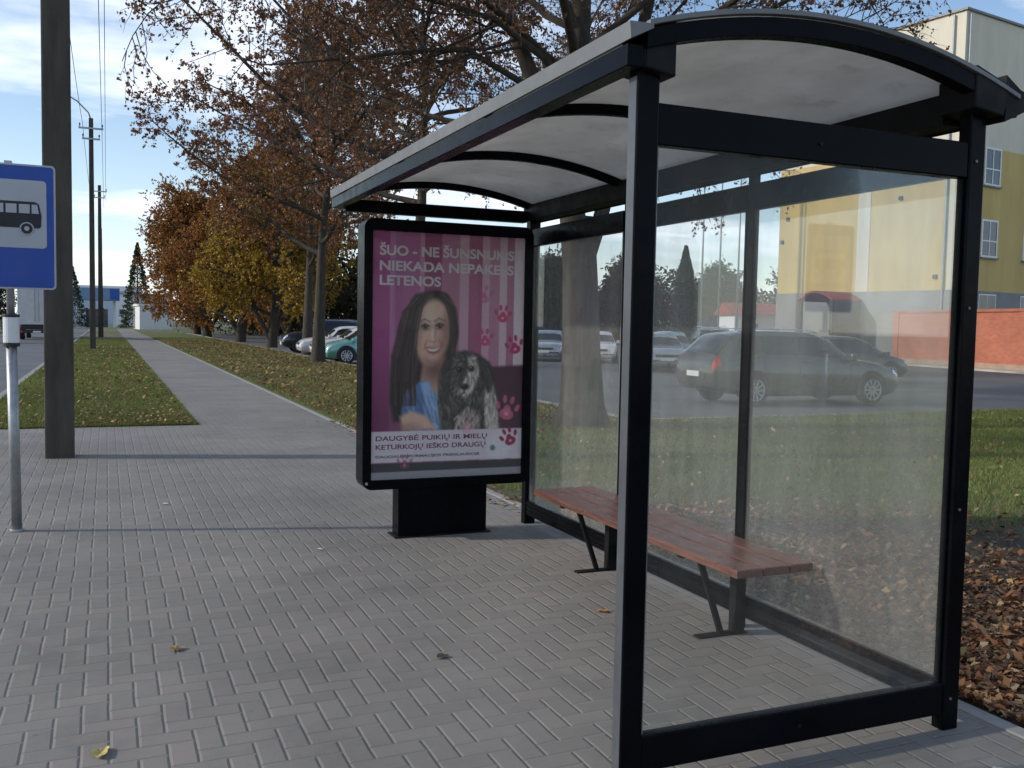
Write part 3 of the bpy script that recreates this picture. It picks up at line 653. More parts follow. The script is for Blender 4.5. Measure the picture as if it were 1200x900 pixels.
# ------------------------------------------------------------ trees
class Tree:
    def __init__(s,seed,lc,ls,leaf_n=6,twig=1.0):
        s.r=np.random.default_rng(seed); s.tb=MB(); s.leafp=[]; s.lc=lc; s.ls=ls; s.leaf_n=leaf_n; s.tw=twig
    def poly(s,p,d,L,n,wander,up):
        pts=[np.array(p,float)]; d=np.array(d,float); d/=np.linalg.norm(d)
        for i in range(n):
            d=d+s.r.normal(size=3)*wander+np.array((0,0,up)); d/=np.linalg.norm(d); pts.append(pts[-1]+d*L/n)
        return np.array(pts)
    def twig(s,p,d,L,r):
        pts=s.poly(p,d,L,3,.25,-.10); s.tb.tube(pts,np.linspace(r,r*.35,4),3,cap=False); n=s.r.poisson(s.leaf_n)
        for _ in range(n):
            t=s.r.uniform(.2,1.0)*3; i=min(int(t),2); q=pts[i]+(pts[i+1]-pts[i])*(t-i); s.leafp.append(q+s.r.normal(size=3)*.035-np.array((0,0,.03)))
    def side(s,d,spread,up=.1):
        d=d/np.linalg.norm(d); v=s.r.normal(size=3); v-=d*(v@d); v/=np.linalg.norm(v); o=d*math.cos(spread)+v*math.sin(spread); o[2]+=up; return o
    def along(s,pts,t):
        t=t*(len(pts)-1); i=min(int(t),len(pts)-2); return pts[i]+(pts[i+1]-pts[i])*(t-i), pts[i+1]-pts[i]
    def branch(s,pts,rad,n2,l2,n3=7,start=.2):
        """dress a limb polyline with side branches and twigs"""
        for k in range(n2):
            t=start+(1-start)*(k+s.r.random())/n2; p,d=s.along(pts,t); L=l2*(1.15-.6*t)*s.r.uniform(.7,1.2)
            r=max(rad*(1-t)*.45,.012); q=s.poly(p,s.side(d,s.r.uniform(.6,1.1),.05),L,4,.16,.0); s.tb.tube(q,np.linspace(r,.007,5),4,cap=False)
            for m in range(n3):
                tt=.15+.85*(m+s.r.random())/n3; p2,d2=s.along(q,tt); L2=s.r.uniform(.35,.9)*s.tw
                q2=s.poly(p2,s.side(d2,s.r.uniform(.5,1.1),0),L2,3,.2,-.04); s.tb.tube(q2,np.linspace(.0085,.004,4),3,cap=False)
                for w in range(4):
                    p3,d3=s.along(q2,s.r.uniform(.2,1)); s.twig(p3,s.side(d3,.8,0),s.r.uniform(.15,.42)*s.tw,.0045)
    def limb(s,p,d,L,r,n2,l2,n3=7,up=.04):
        q=s.poly(p,d,L,7,.11,up); s.tb.tube(q,np.linspace(r,.016,8),6,cap=False); s.branch(q,r,n2,l2,n3)
    def finish(s,e,leafcols,probs):
        v=np.array(s.tb.v); tr=s.tb.build('trunk',M['bark'],e,smooth=True,fix=False)
        P=np.array(s.leafp); n=len(P); a=s.r.normal(size=(n,3)); a/=np.linalg.norm(a,axis=1)[:,None]; b=s.r.normal(size=(n,3)); b[:,2]-=.3; b-=a*(a*b).sum(1)[:,None]; b/=np.linalg.norm(b,axis=1)[:,None]
        sz=s.ls*s.r.uniform(.55,1.25,n)[:,None]
        V=np.stack([P-b*sz*.5,P+a*sz*.34,P+b*sz*.5,P-a*sz*.34],1).reshape(-1,3); F=np.arange(4*n).reshape(n,4)
        cl=np.array(leafcols)[s.r.choice(len(leafcols),n,p=probs)]*s.r.uniform(.6,1.3,(n,1))
        fast_mesh('crown',V,F,M['leaf'],cl,parent=e)
BROWN=[(.20,.085,.038),(.13,.065,.035),(.27,.13,.04),(.16,.06,.03)]
ORANGE=[(.42,.17,.03),(.30,.11,.03),(.40,.21,.03),(.10,.05,.03)]
YELLOW=[(.55,.36,.03),(.33,.19,.03),(.22,.10,.03),(.16,.16,.04)]
def generic(seed,loc,H,r0,spread,z0,cols,probs,leaf,leaf_n,label,nl=15,n2=7,n3=7,twig=1.0,l2=2.0,grp='trees in a row along the lawn',name='autumn_tree',lean=0,multi=False):
    e=empty(name,loc,label=label,cat='tree',group=grp); t=Tree(seed,None,leaf,leaf_n,twig)
    trunk=t.poly((0,0,-.05),(lean,0,1),H*.86,9,.045,.05); t.tb.tube(trunk,[r0*1.25,r0*.95,r0*.82,r0*.7,r0*.6,r0*.5,r0*.4,r0*.28,r0*.18,r0*.08],10,cap=False)
    if multi:
        for a in (0.6,2.9):
            q=t.poly((0,0,.25),(math.cos(a)*.55,math.sin(a)*.3,1),H*.55,6,.07,.08); t.tb.tube(q,np.linspace(r0*.55,.05,7),8,cap=False); t.branch(q,.2,n2*2,l2*1.4,n3,.3)
    ga=0
    for k in range(nl):
        f=(k+.5)/nl; z=z0+(H*.86-z0)*f; p,_=t.along(trunk,z/(H*.86)); ga+=2.4
        Lk=spread*(1.0-.62*f**1.5)*t.r.uniform(.75,1.15); el=.12+.75*f
        t.limb(p,(math.cos(ga)*math.cos(el),math.sin(ga)*math.cos(el),math.sin(el)),Lk,r0*.36*(1-.6*f)+.02,n2,l2*(1-.45*f),n3,up=.05)
    t.branch(trunk[5:],r0*.3,8,1.6,n3,.3)
    t.finish(e,cols,probs); return e
PB=[.4,.3,.1,.2]
# the big tree right behind the shelter, its stems laid out by hand
bt=empty('autumn_tree',(7.0,13.4,0),label='big forked tree standing on the lawn right behind the bus shelter',cat='tree',group='trees in a row along the lawn')
T=Tree(11,None,.066,6)
def rel(l): return np.array([(x-7.0,y-13.4,z) for x,y,z in l])
def hand(l,r,n=10): 
    p=rel(l); T.tb.tube(p,r,n,cap=False); return p
hand([(6.98,13.4,-.05),(6.95,13.4,.4),(6.92,13.4,1.2),(6.87,13.4,2.4),(6.84,13.45,3.3)],[.48,.36,.31,.28,.26],14)
m1=hand([(6.84,13.4,2.5),(6.70,13.4,3.4),(6.72,13.45,4.6),(6.80,13.5,6.0),(6.85,13.5,8),(6.8,13.4,10),(6.7,13.3,12)],[.25,.20,.19,.18,.14,.09,.03],12)
m2=hand([(6.9,13.4,2.5),(7.15,13.3,3.3),(7.38,13.2,4.3),(7.65,13.1,6.0),(8.0,12.9,8),(8.3,12.8,10)],[.16,.12,.105,.10,.08,.03],10)
m3=hand([(6.75,13.45,4.2),(6.4,13.4,4.8),(5.95,13.4,5.4),(5.5,13.4,6.4),(5.2,13.3,8),(5.0,13.2,9.5)],[.15,.13,.12,.10,.07,.03],10)
m4=hand([(6.2,13.4,5.1),(5.5,13.3,5.35),(4.8,13.1,5.55),(4.1,12.9,5.4),(3.2,12.7,5.15),(2.0,12.5,4.85)],[.06,.05,.042,.034,.024,.012],8)
m5=hand([(6.8,13.4,4.9),(6.1,13.2,5.6),(5.2,13.0,6.0),(4.2,12.9,6.1),(2.4,12.7,6.2),(.9,12.6,5.7)],[.07,.056,.046,.038,.026,.012],8)
m6=hand([(7.4,13.2,4.6),(8.3,13.0,5.4),(9.3,12.6,6.0),(10.4,12.2,6.4),(11.6,12.0,6.5)],[.08,.07,.055,.04,.015],8)
m7=hand([(6.8,13.5,5.6),(6.0,12.4,6.2),(5.2,11.2,6.6),(4.6,10.0,6.7),(4.2,9.0,6.5)],[.08,.07,.055,.04,.015],8)
m8=hand([(7.3,13.1,5.0),(7.6,12.0,5.7),(7.9,10.8,6.1),(8.2,9.6,6.2)],[.08,.06,.045,.02],8)
for p,r,n2,l2 in ((m1[2:],.2,10,2.4),(m2[2:],.12,9,2.2),(m3[2:],.12,10,2.2),(m4,.07,15,2.0),(m5,.08,20,2.3),(m6,.08,10,1.7),(m7,.08,9,1.6),(m8,.07,7,1.4)): T.branch(p,r,n2,l2,7,.25)
for k in range(15):
    a=k*2.4; z=5.0+k*.4; p,_=T.along(m1,min((z-2.5)/9.5,.95)); T.limb(p,(math.cos(a),math.sin(a),.35+.03*k),(5.6-.18*k)*T.r.uniform(.8,1.15),.07,8,2.0)
T.finish(bt,BROWN,[.3,.45,.1,.15])
tB=generic(21,(7.2,23.4,0),12.5,.20,7.4,4.6,BROWN,PB,.078,11,'slender tree on the lawn behind the poster case',nl=20,n2=9)
tC=generic(33,(7.5,36.6,0),13.2,.24,6.6,4.0,BROWN[:2]+[(.38,.16,.035),(.19,.07,.03)],[.35,.2,.3,.15],.105,16,'straight trunked tree beside the parked turquoise car',nl=17,n2=8,n3=7,twig=1.2)
tD=generic(44,(9.4,60,0),11.5,.30,5.2,1.7,YELLOW,[.45,.28,.15,.12],.15,17,'many stemmed yellow leaved tree beyond the parked cars',nl=17,n2=8,n3=7,twig=1.7,l2=2.2,multi=True)
tE=generic(55,(9.3,74,0),13.5,.34,6.0,1.5,ORANGE,[.35,.3,.2,.15],.16,17,'wide orange brown tree with a short dark trunk next to the yellow one',nl=18,n2=8,n3=7,twig=1.9,l2=2.4,multi=True)
tG=dup(tE,(8.6,92,0),3.6,'dark brown tree farther along the path',1.0)
tH=dup(tE,(9.2,110,0),5.1,'brown tree behind the white shed',1.05)
tI=dup(tD,(14.5,84,0),2.2,'yellowish tree half hidden at the end of the row',.95)
tJ=dup(tC,(9.2,47.5,0),2.4,'brown leaved tree rising among the parked cars left of the straight trunk',1.05)
# background trees beyond the car park
BK=[(.05,.055,.02),(.07,.06,.025),(.10,.065,.025),(.035,.04,.018)]
tK=generic(66,(24,86,0),10.5,.28,4.8,1.3,BK,[.35,.3,.15,.2],.24,9,'dull green broad tree beyond the car park',nl=17,n2=8,n3=6,twig=2.0,l2=2.2,grp='trees beyond the car park')
bk=[(33,84,.9,1),(40,82,.8,2),(47,80,.78,3),(54,76,.72,4),(60,72,.75,5),(66,68,.8,6),(18,92,1.05,1.5),(13,104,1.1,2.5),(28,100,1.05,3.5),(72,62,.8,.5),(36,96,.9,4.4),(44,94,.85,5.6),(52,90,.85,.9),(20,120,1.1,2.2),(12,130,1.1,2.9)]
bkw=['left of the thuja','behind the thuja','behind the first flagpole','behind the middle flagpole','behind the last flagpole','at the left edge of the yellow building','behind the poster case','behind the parked white cars','between poster case and thuja','hidden past the yellow building','in the back row behind the thuja','in the back row behind the flagpoles','in the back row nearest the building','far behind the orange trees','far behind the yellow leaved tree']
for (x,y,s,a),wd in zip(bk,bkw): dup(tK,(x,y,0),a,'dull green tree beyond the car park, '+wd,s)
for (x,y,s,a),wd in zip([(-14,88,.6,1),(-11.5,112,.62,2),(-17,70,.62,3)],['seen under the bus stop sign','farthest down the road','nearest one']): dup(tK,(x,y,0),a,'dark broad tree on the far side of the road, '+wd,s)
def conifer(seed,loc,H,R,label,col,columnar=False,n=9000,leaf=.16,name='conifer'):
    e=empty(name,loc,label=label,cat='tree'); r=np.random.default_rng(seed)
    MB().tube([(0,0,-.05),(0,0,H*.5),(0,0,H*.97)],[R*.09+.05,.08,.02],8).build('trunk',M['bark'],e)
    t=r.uniform(.03,1,n)**(1 if columnar else 1.2); z=t*H
    if columnar: rr=R*np.sin(np.clip((1-t)*2.3+.02,0,math.pi/2))**.9*(1+.07*np.sin(z*3.1))
    else: rr=R*(1-t)**.85*(.75+.25*np.abs(np.sin(z*4.3)))
    a=r.uniform(0,2*math.pi,n); q=rr*r.uniform(.45,1,n)**.5*(1+.12*np.sin(a*5+z*2))
    P=np.stack([q*np.cos(a),q*np.sin(a),z],1); A=r.normal(size=(n,3)); A/=np.linalg.norm(A,axis=1)[:,None]; Bv=np.stack([np.cos(a),np.sin(a),np.full(n,.8 if columnar else -.3)],1)+r.normal(size=(n,3))*.3
    Bv-=A*(A*Bv).sum(1)[:,None]; Bv/=np.linalg.norm(Bv,axis=1)[:,None]
    s=leaf*r.uniform(.6,1.3,n)[:,None]; V=np.stack([P-Bv*s*.6,P+A*s*.25,P+Bv*s*.6,P-A*s*.25],1).reshape(-1,3)
    fast_mesh('crown',V,np.arange(4*n).reshape(n,4),M['leaf'],np.array(col)[None]*r.uniform(.5,1.5,(n,1)),parent=e); return e
conifer(1,(27.98,42.5,0),5.9,.66,'narrow columnar thuja beyond the car park, seen through the shelter glass',(.045,.065,.028),True,name='thuja')
conifer(2,(4.2,150,0),12.6,2.7,'tall dark spruce at the left end of the tree row',(.045,.06,.03),n=7500,leaf=.3,name='spruce')
conifer(3,(-4.9,160,0),9.8,2.6,'pointed dark spruce beside the far road, between sign pole and lamp pole',(.045,.06,.03),n=3800,leaf=.32,name='spruce')
conifer(4,(46,78,0),9.2,1.7,'small pointed spruce among the trees behind the flagpoles',(.022,.03,.018),n=7000,leaf=.25,name='spruce')

def wood(name,n,x0,x1,yf,hf,label,cols,seed,leaf=.42):
    r=np.random.default_rng(seed); K=140; cx=r.uniform(x0,x1,K); cy=np.array([yf(x) for x in cx])+r.uniform(0,9,K); ch=np.array([hf(x) for x in cx])*r.uniform(.65,1.15,K)
    k=r.integers(0,K,n); z=ch[k]*r.random(n)**.8; sp_=2.3*np.sqrt(np.clip(1.02-(z/ch[k])**2,0,1))+.3
    P=np.stack([cx[k]+r.normal(size=n)*sp_,cy[k]+r.normal(size=n)*sp_,z],1); A=r.normal(size=(n,3)); A/=np.linalg.norm(A,axis=1)[:,None]; Bv=np.cross(A,r.normal(size=(n,3))); Bv/=np.linalg.norm(Bv,axis=1)[:,None]
    s_=leaf*r.uniform(.5,1.3,n)[:,None]; V=np.stack([P-Bv*s_*.6,P+A*s_*.4,P+Bv*s_*.6,P-A*s_*.4],1).reshape(-1,3)
    kc=np.array(cols)[r.integers(0,len(cols),K)]; o=fast_mesh(name,V,np.arange(4*n).reshape(n,4),M['leaf'],kc[k]*r.uniform(.6,1.4,(n,1))); tag(o,label,'wood',None,'stuff')
wood('far_wood',90000,15,82,lambda x:118-.55*x,lambda x:6.6+1.2*math.sin(x*.35),'low dark mass of trees and hedge closing the far side of the car park',[(.05,.055,.022),(.07,.05,.025),(.035,.04,.018),(.09,.06,.025)],71,.30)
# ------------------------------------------------------------ yellow building
BC=Vector((41.0,36.95,0)); e1=Vector((-.157,.9876,0)).normalized(); e2=Vector((.9876,.157,0)).normalized()
bl=empty('yellow_building',BC,label='tall yellow rendered building with cream top and grey plinth behind the car park',cat='building')
ang=math.atan2(e2.y,e2.x); bl.rotation_euler=(0,0,ang)   # local x = right face, local y = left face going away
LX,LY=44,12.1
MB().box(0,LX,0,LY,3.9,11.55).build('wall',M['yellow'],bl)
o=MB().box(0.002,LX-.002,.002,LY-.002,11.552,18.3).build('wall',M['cream'],bl); o['label']='cream rendered upper wall'
o=MB().box(-.04,LX+.04,-.04,LY+.04,-.1,3.9).build('wall',M['plinth'],bl); o['label']='grey rendered plinth'
MB().box(-.12,LX+.12,-.12,LY+.12,18.302,18.42).build('roof',M['alu'],bl)
# cream strips and corner of the left face (x = 0 side)
MB().box(-.03,-.002,5.35,6.2,3.902,11.55).build('wall_strip',M['cream'],bl)
MB().box(-.03,-.002,.0,.45,3.902,11.55).build('wall_strip',M['cream'],bl)
def bwin(x0,z0,w,h,pane=True,side='y'):
    f=MB()
    f.box(x0,x0+w,-.05,-.003,z0,z0+.1).box(x0,x0+w,-.05,-.003,z0+h-.1,z0+h).box(x0,x0+.1,-.05,-.003,z0+.1,z0+h-.1).box(x0+w-.1,x0+w,-.05,-.003,z0+.1,z0+h-.1)
    f.box(x0+w*.5-.035,x0+w*.5+.035,-.045,-.003,z0+.1,z0+h-.1).box(x0+.1,x0+w*.5-.035,-.045,-.003,z0+h*.42,z0+h*.42+.07).box(x0+w*.5+.035,x0+w-.1,-.045,-.003,z0+h*.42,z0+h*.42+.07)
    o=f.build('window',M['white'],bl)
    MB().box(x0+.1,x0+w-.1,-.02,-.004,z0+.1,z0+h-.1).build('pane',M['winglass'],o)
    MB().box(x0-.08,x0+w+.08,-.14,-.052,z0-.08,z0-.002).build('sill',M['alu'],o)
for c in range(10):
    for z in (9.56,5.73): bwin(2.2+c*4.0,z,1.5,2.02)
    x0=2.15+c*4.0
    o=MB().box(x0,x0+1.6,-.09,-.045,2.7,3.75).build('window',M['white'],bl); MB().box(x0+.06,x0+.77,-.1,-.0915,2.76,3.69).box(x0+.83,x0+1.54,-.1,-.0915,2.76,3.69).build('pane',M['winglass'],o)
for y,z in ((3.3,8.9),(11.3,8.4),(11.7,7.0),(1.0,4.5)):
    MB().box(-.1,-.005,y,y+.22,z,z+.22).build('vent',M['trim'],bl)
MB().cyl((-.1,.62,.1),.055,18.1,12).build('drainpipe',M['galv'],bl)
MB().cyl((.25,-.1,.1),.05,18.1,12).build('drainpipe',M['galv'],bl)
# porch on the left face: posts, door, side screen, arched red roof
yc=6.95
pr_=MB(); n=12
pts=[(yc-1.25+2.5*i/n, 3.15+.75*math.sin(math.pi*(.12+.76*i/n))) for i in range(n+1)]
pr_.prism(pts+[(p[0],p[1]-.12) for p in pts[::-1]],'x',-2.6,-.045); pr_.build('porch_roof',M['redroof'],bl)
for y in (yc-1.12,yc+1.12): MB().box(-2.5,-2.3,y-.1,y+.1,-.05,3.45).build('porch_post',M['trim'],bl)
MB().box(-2.28,-.05,yc-1.22,yc-1.14,0,3.3).build('porch_screen',pbr('dark_grey_panel',(.06,.062,.065),.5),bl)
d=MB().box(-.1,-.045,yc-.6,yc+.6,.1,2.6).build('door',M['plinth'],bl); MB().box(-.15,-.103,yc-.5,yc-.44,1.0,1.4).build('handle',M['galv'],d)
# brick boundary wall
ew=empty('brick_wall',(0,0,0),label='orange painted brick wall with a projecting cap in front of the yellow building',cat='wall')
mid=(P0+P1)/2; Lw=(P1-P0).length; ew.location=mid; ew.rotation_euler=(0,0,math.atan2(dW.x,-dW.y)*1.0)
MB().box(-.15,.15,-Lw/2,Lw/2,-.1,2.62).build('wall',M['brick'],ew)
MB().box(-.22,.22,-Lw/2-.05,Lw/2+.05,2.622,2.76).build('cap',pbr('wall_cap',(.34,.12,.07),.85,var=.2,vs=2),ew,bevel=.01)
MB().box(-.2,.2,-Lw/2-.02,Lw/2+.02,-.1,.25).build('base_course',pbr('wall_base',(.36,.25,.18),.9,var=.2,vs=2),ew)
for i,yv in enumerate(np.linspace(-Lw/2+.22,Lw/2-.22,5)): MB().box(-.19,.19,yv-.22,yv+.22,.252,2.618).build('pier',M['brick'],ew)

# flagpoles
for (x,y),h,lb in zip(((33.4,48.9),(34.4,48.5),(35.4,48.0)),(12.8,12.9,13.0),('leftmost of the three thin white flagpoles beyond the car park','middle one of the three thin flagpoles beyond the car park','rightmost of the three thin flagpoles, nearest the yellow building')):
    f=empty('flagpole',(x,y,-.06),label=lb,cat='flagpole',group='flagpoles beyond the car park')
    MB().tube([(0,0,0),(0,0,h)],[.075,.045],10).build('pole',M['galv'],f,smooth=True); MB().cyl((0,0,h),.08,.1,12).build('cap',M['galv'],f); MB().box(-.2,.2,-.2,.2,0,.12).build('base',M['kerb'],f)

# ------------------------------------------------------------ far buildings, truck
def house(name,loc,rz,w,d,h,wm,rm,label,wins=4,gable=0):
    e=empty(name,loc,rz,label=label,cat='building'); MB().box(-w/2,w/2,-d/2,d/2,-.15,h).build('wall',wm,e)
    if gable: MB().prism([(-d/2-.3,h+.002),(d/2+.3,h+.002),(0,h+gable)],'x',-w/2-.3,w/2+.3).build('roof',rm,e)
    else: MB().box(-w/2-.2,w/2+.2,-d/2-.2,d/2+.2,h+.002,h+.3).build('roof',rm,e)
    for i in range(wins):
        x=-w/2+w*(i+.5)/wins; o=MB().box(x-.6,x+.6,-d/2-.06,-d/2-.003,h*.35,h*.35+1.2).build('window',M['white'],e); MB().box(x-.5,x+.5,-d/2-.09,-d/2-.062,h*.35+.1,h*.35+1.1).build('pane',M['winglass'],o)
    return e
house('shed',(6.1,147,0),.12,4.4,6,3.3,M['white'],M['white'],'small plain white shed at the end of the path',0)
house('warehouse',(7.0,215,0),0,11,14,6.3,M['white'],M['roofgrey'],'white low building with windows far down the path',4)
house('warehouse',(-1,262,0),0,18,20,8.0,pbr('pale_blue_cladding',(.42,.5,.58),.7),M['roofgrey'],'pale blue grey hall farthest down the road',5,1.6)
house('kiosk',(45.3,58.8,0),-.3,5,4,2.7,M['white'],M['redroof'],'small white kiosk with red roof between flagpoles and yellow building',2,.9)
cn=empty('filling_station_canopy',(-1.0,172,0),label='small blue and white canopy on pillars beyond the end of the verge',cat='canopy')
MB().box(-4,3.0,-3,3,4.4,6.4).build('fascia',M['roofgrey'],cn); MB().box(-3.9,1.5,-3.06,-3.003,4.5,6.3).build('fascia_panel',pbr('pale_blue_panel',(.18,.28,.45),.5),cn); MB().box(1.55,2.95,-3.06,-3.003,4.5,6.3).build('fascia_panel',M['blue'],cn)
for x in (-3.2,2.2): MB().box(x-.2,x+.2,-.2,.2,-.1,4.4).build('pillar',M['white'],cn)
MB().box(-2.2,1.2,1,4,-.1,3).build('kiosk',M['winglass'],cn)
tk=empty('box_truck',(-4.6,76,-.11),label='white box truck on the road, seen from behind under the bus stop sign',cat='truck')
MB().box(-1.25,1.25,0,6.5,1.1,3.9).build('cargo_box',M['white'],tk,bevel=.03)
dd=MB().box(-1.2,-.01,-.03,-.003,1.15,3.8).box(.01,1.2,-.03,-.003,1.15,3.8).build('rear_door',pbr('pale_grey_door',(.6,.6,.62),.5),tk); MB().box(-.15,-.1,-.06,-.032,1.3,3.6).box(.1,.15,-.06,-.032,1.3,3.6).build('handle',M['galv'],dd)
MB().box(-1.0,1.0,.1,8.6,.75,1.08).build('chassis',M['trim'],tk); MB().box(-1.15,1.15,-.05,.08,.5,.72).build('bumper',M['trim'],tk)
MB().box(-1.15,1.15,6.7,8.7,.6,3.0).build('cab',M['white'],tk,bevel=.08)
for x in (-1.05,1.05):
    for y in (1.7,7.7):
        w=MB().cyl((x-.15,y,.48),.48,.3,24,'x').build('wheel',M['rubber'],tk,bevel=.03); MB().cyl((x-.16,y,.48),.25,.32,20,'x').build('rim',M['alloy'],w)
    MB().box(x-.12,x+.12,-.08,-.052,.53,.68).build('tail_light',M['tail'],tk)
MB().box(-.26,.26,-.08,-.052,.53,.65).build('number_plate',M['plate'],tk)

# ------------------------------------------------------------ cars
def interp(st,u):
    st=np.array(st); x=st[:,0]; i=int(np.clip(np.searchsorted(x,u)-1,0,len(x)-2)); t=(u-x[i])/(x[i+1]-x[i])
    def tan(j):
        if j==0 or j==len(x)-1: return np.zeros(st.shape[1]-1) if False else (st[min(j+1,len(x)-1),1:]-st[max(j-1,0),1:])/(x[min(j+1,len(x)-1)]-x[max(j-1,0)])
        a=(st[j,1:]-st[j-1,1:])/(x[j]-x[j-1]); b=(st[j+1,1:]-st[j,1:])/(x[j+1]-x[j]); return np.where(a*b>0,2*a*b/(a+b+1e-12),0)
    h=x[i+1]-x[i]; m0=tan(i)*h; m1=tan(i+1)*h; t2=t*t; t3=t2*t
    return (2*t3-3*t2+1)*st[i,1:]+(t3-2*t2+t)*m0+(-2*t3+3*t2)*st[i+1,1:]+(t3-t2)*m1
STY={ # frac, z low, z belt, z roof, width
'wagon':[(0,.42,.78,.80,.84),(.015,.34,.98,1.0,.92),(.05,.29,1.02,1.16,.965),(.13,.24,1.03,1.45,.99),(.30,.2,1.01,1.52,1),(.50,.2,.985,1.505,1),(.60,.2,.97,1.40,1),(.735,.2,.95,.99,1),(.86,.2,.87,.90,.98),(.95,.22,.76,.79,.93),(.99,.28,.62,.64,.86),(1,.36,.52,.54,.8)],
'hatch':[(0,.40,.72,.74,.84),(.015,.32,.95,.97,.92),(.06,.28,.99,1.18,.965),(.15,.24,1.0,1.43,.99),(.33,.2,.98,1.50,1),(.52,.2,.95,1.48,1),(.64,.2,.93,1.32,1),(.80,.2,.89,.94,1),(.90,.2,.82,.85,.97),(.96,.22,.72,.75,.92),(.99,.28,.60,.62,.86),(1,.36,.50,.52,.8)],
'suv':[(0,.5,.85,.87,.86),(.015,.42,1.10,1.12,.93),(.05,.36,1.14,1.35,.97),(.10,.3,1.15,1.66,.99),(.30,.28,1.13,1.73,1),(.52,.28,1.11,1.71,1),(.61,.28,1.10,1.58,1),(.72,.28,1.08,1.13,1),(.86,.28,1.02,1.06,.98),(.95,.3,.94,.97,.94),(.99,.36,.78,.80,.88),(1,.44,.62,.64,.82)],
'sedan':[(0,.40,.80,.82,.84),(.02,.32,.95,.98,.93),(.10,.26,1.0,1.03,.97),(.17,.22,1.0,1.05,.98),(.30,.2,.98,1.38,1),(.42,.2,.96,1.44,1),(.54,.2,.94,1.42,1),(.62,.2,.93,1.28,1),(.73,.2,.91,.95,1),(.86,.2,.84,.87,.98),(.95,.22,.74,.77,.93),(.99,.28,.60,.62,.86),(1,.36,.50,.52,.8)]}
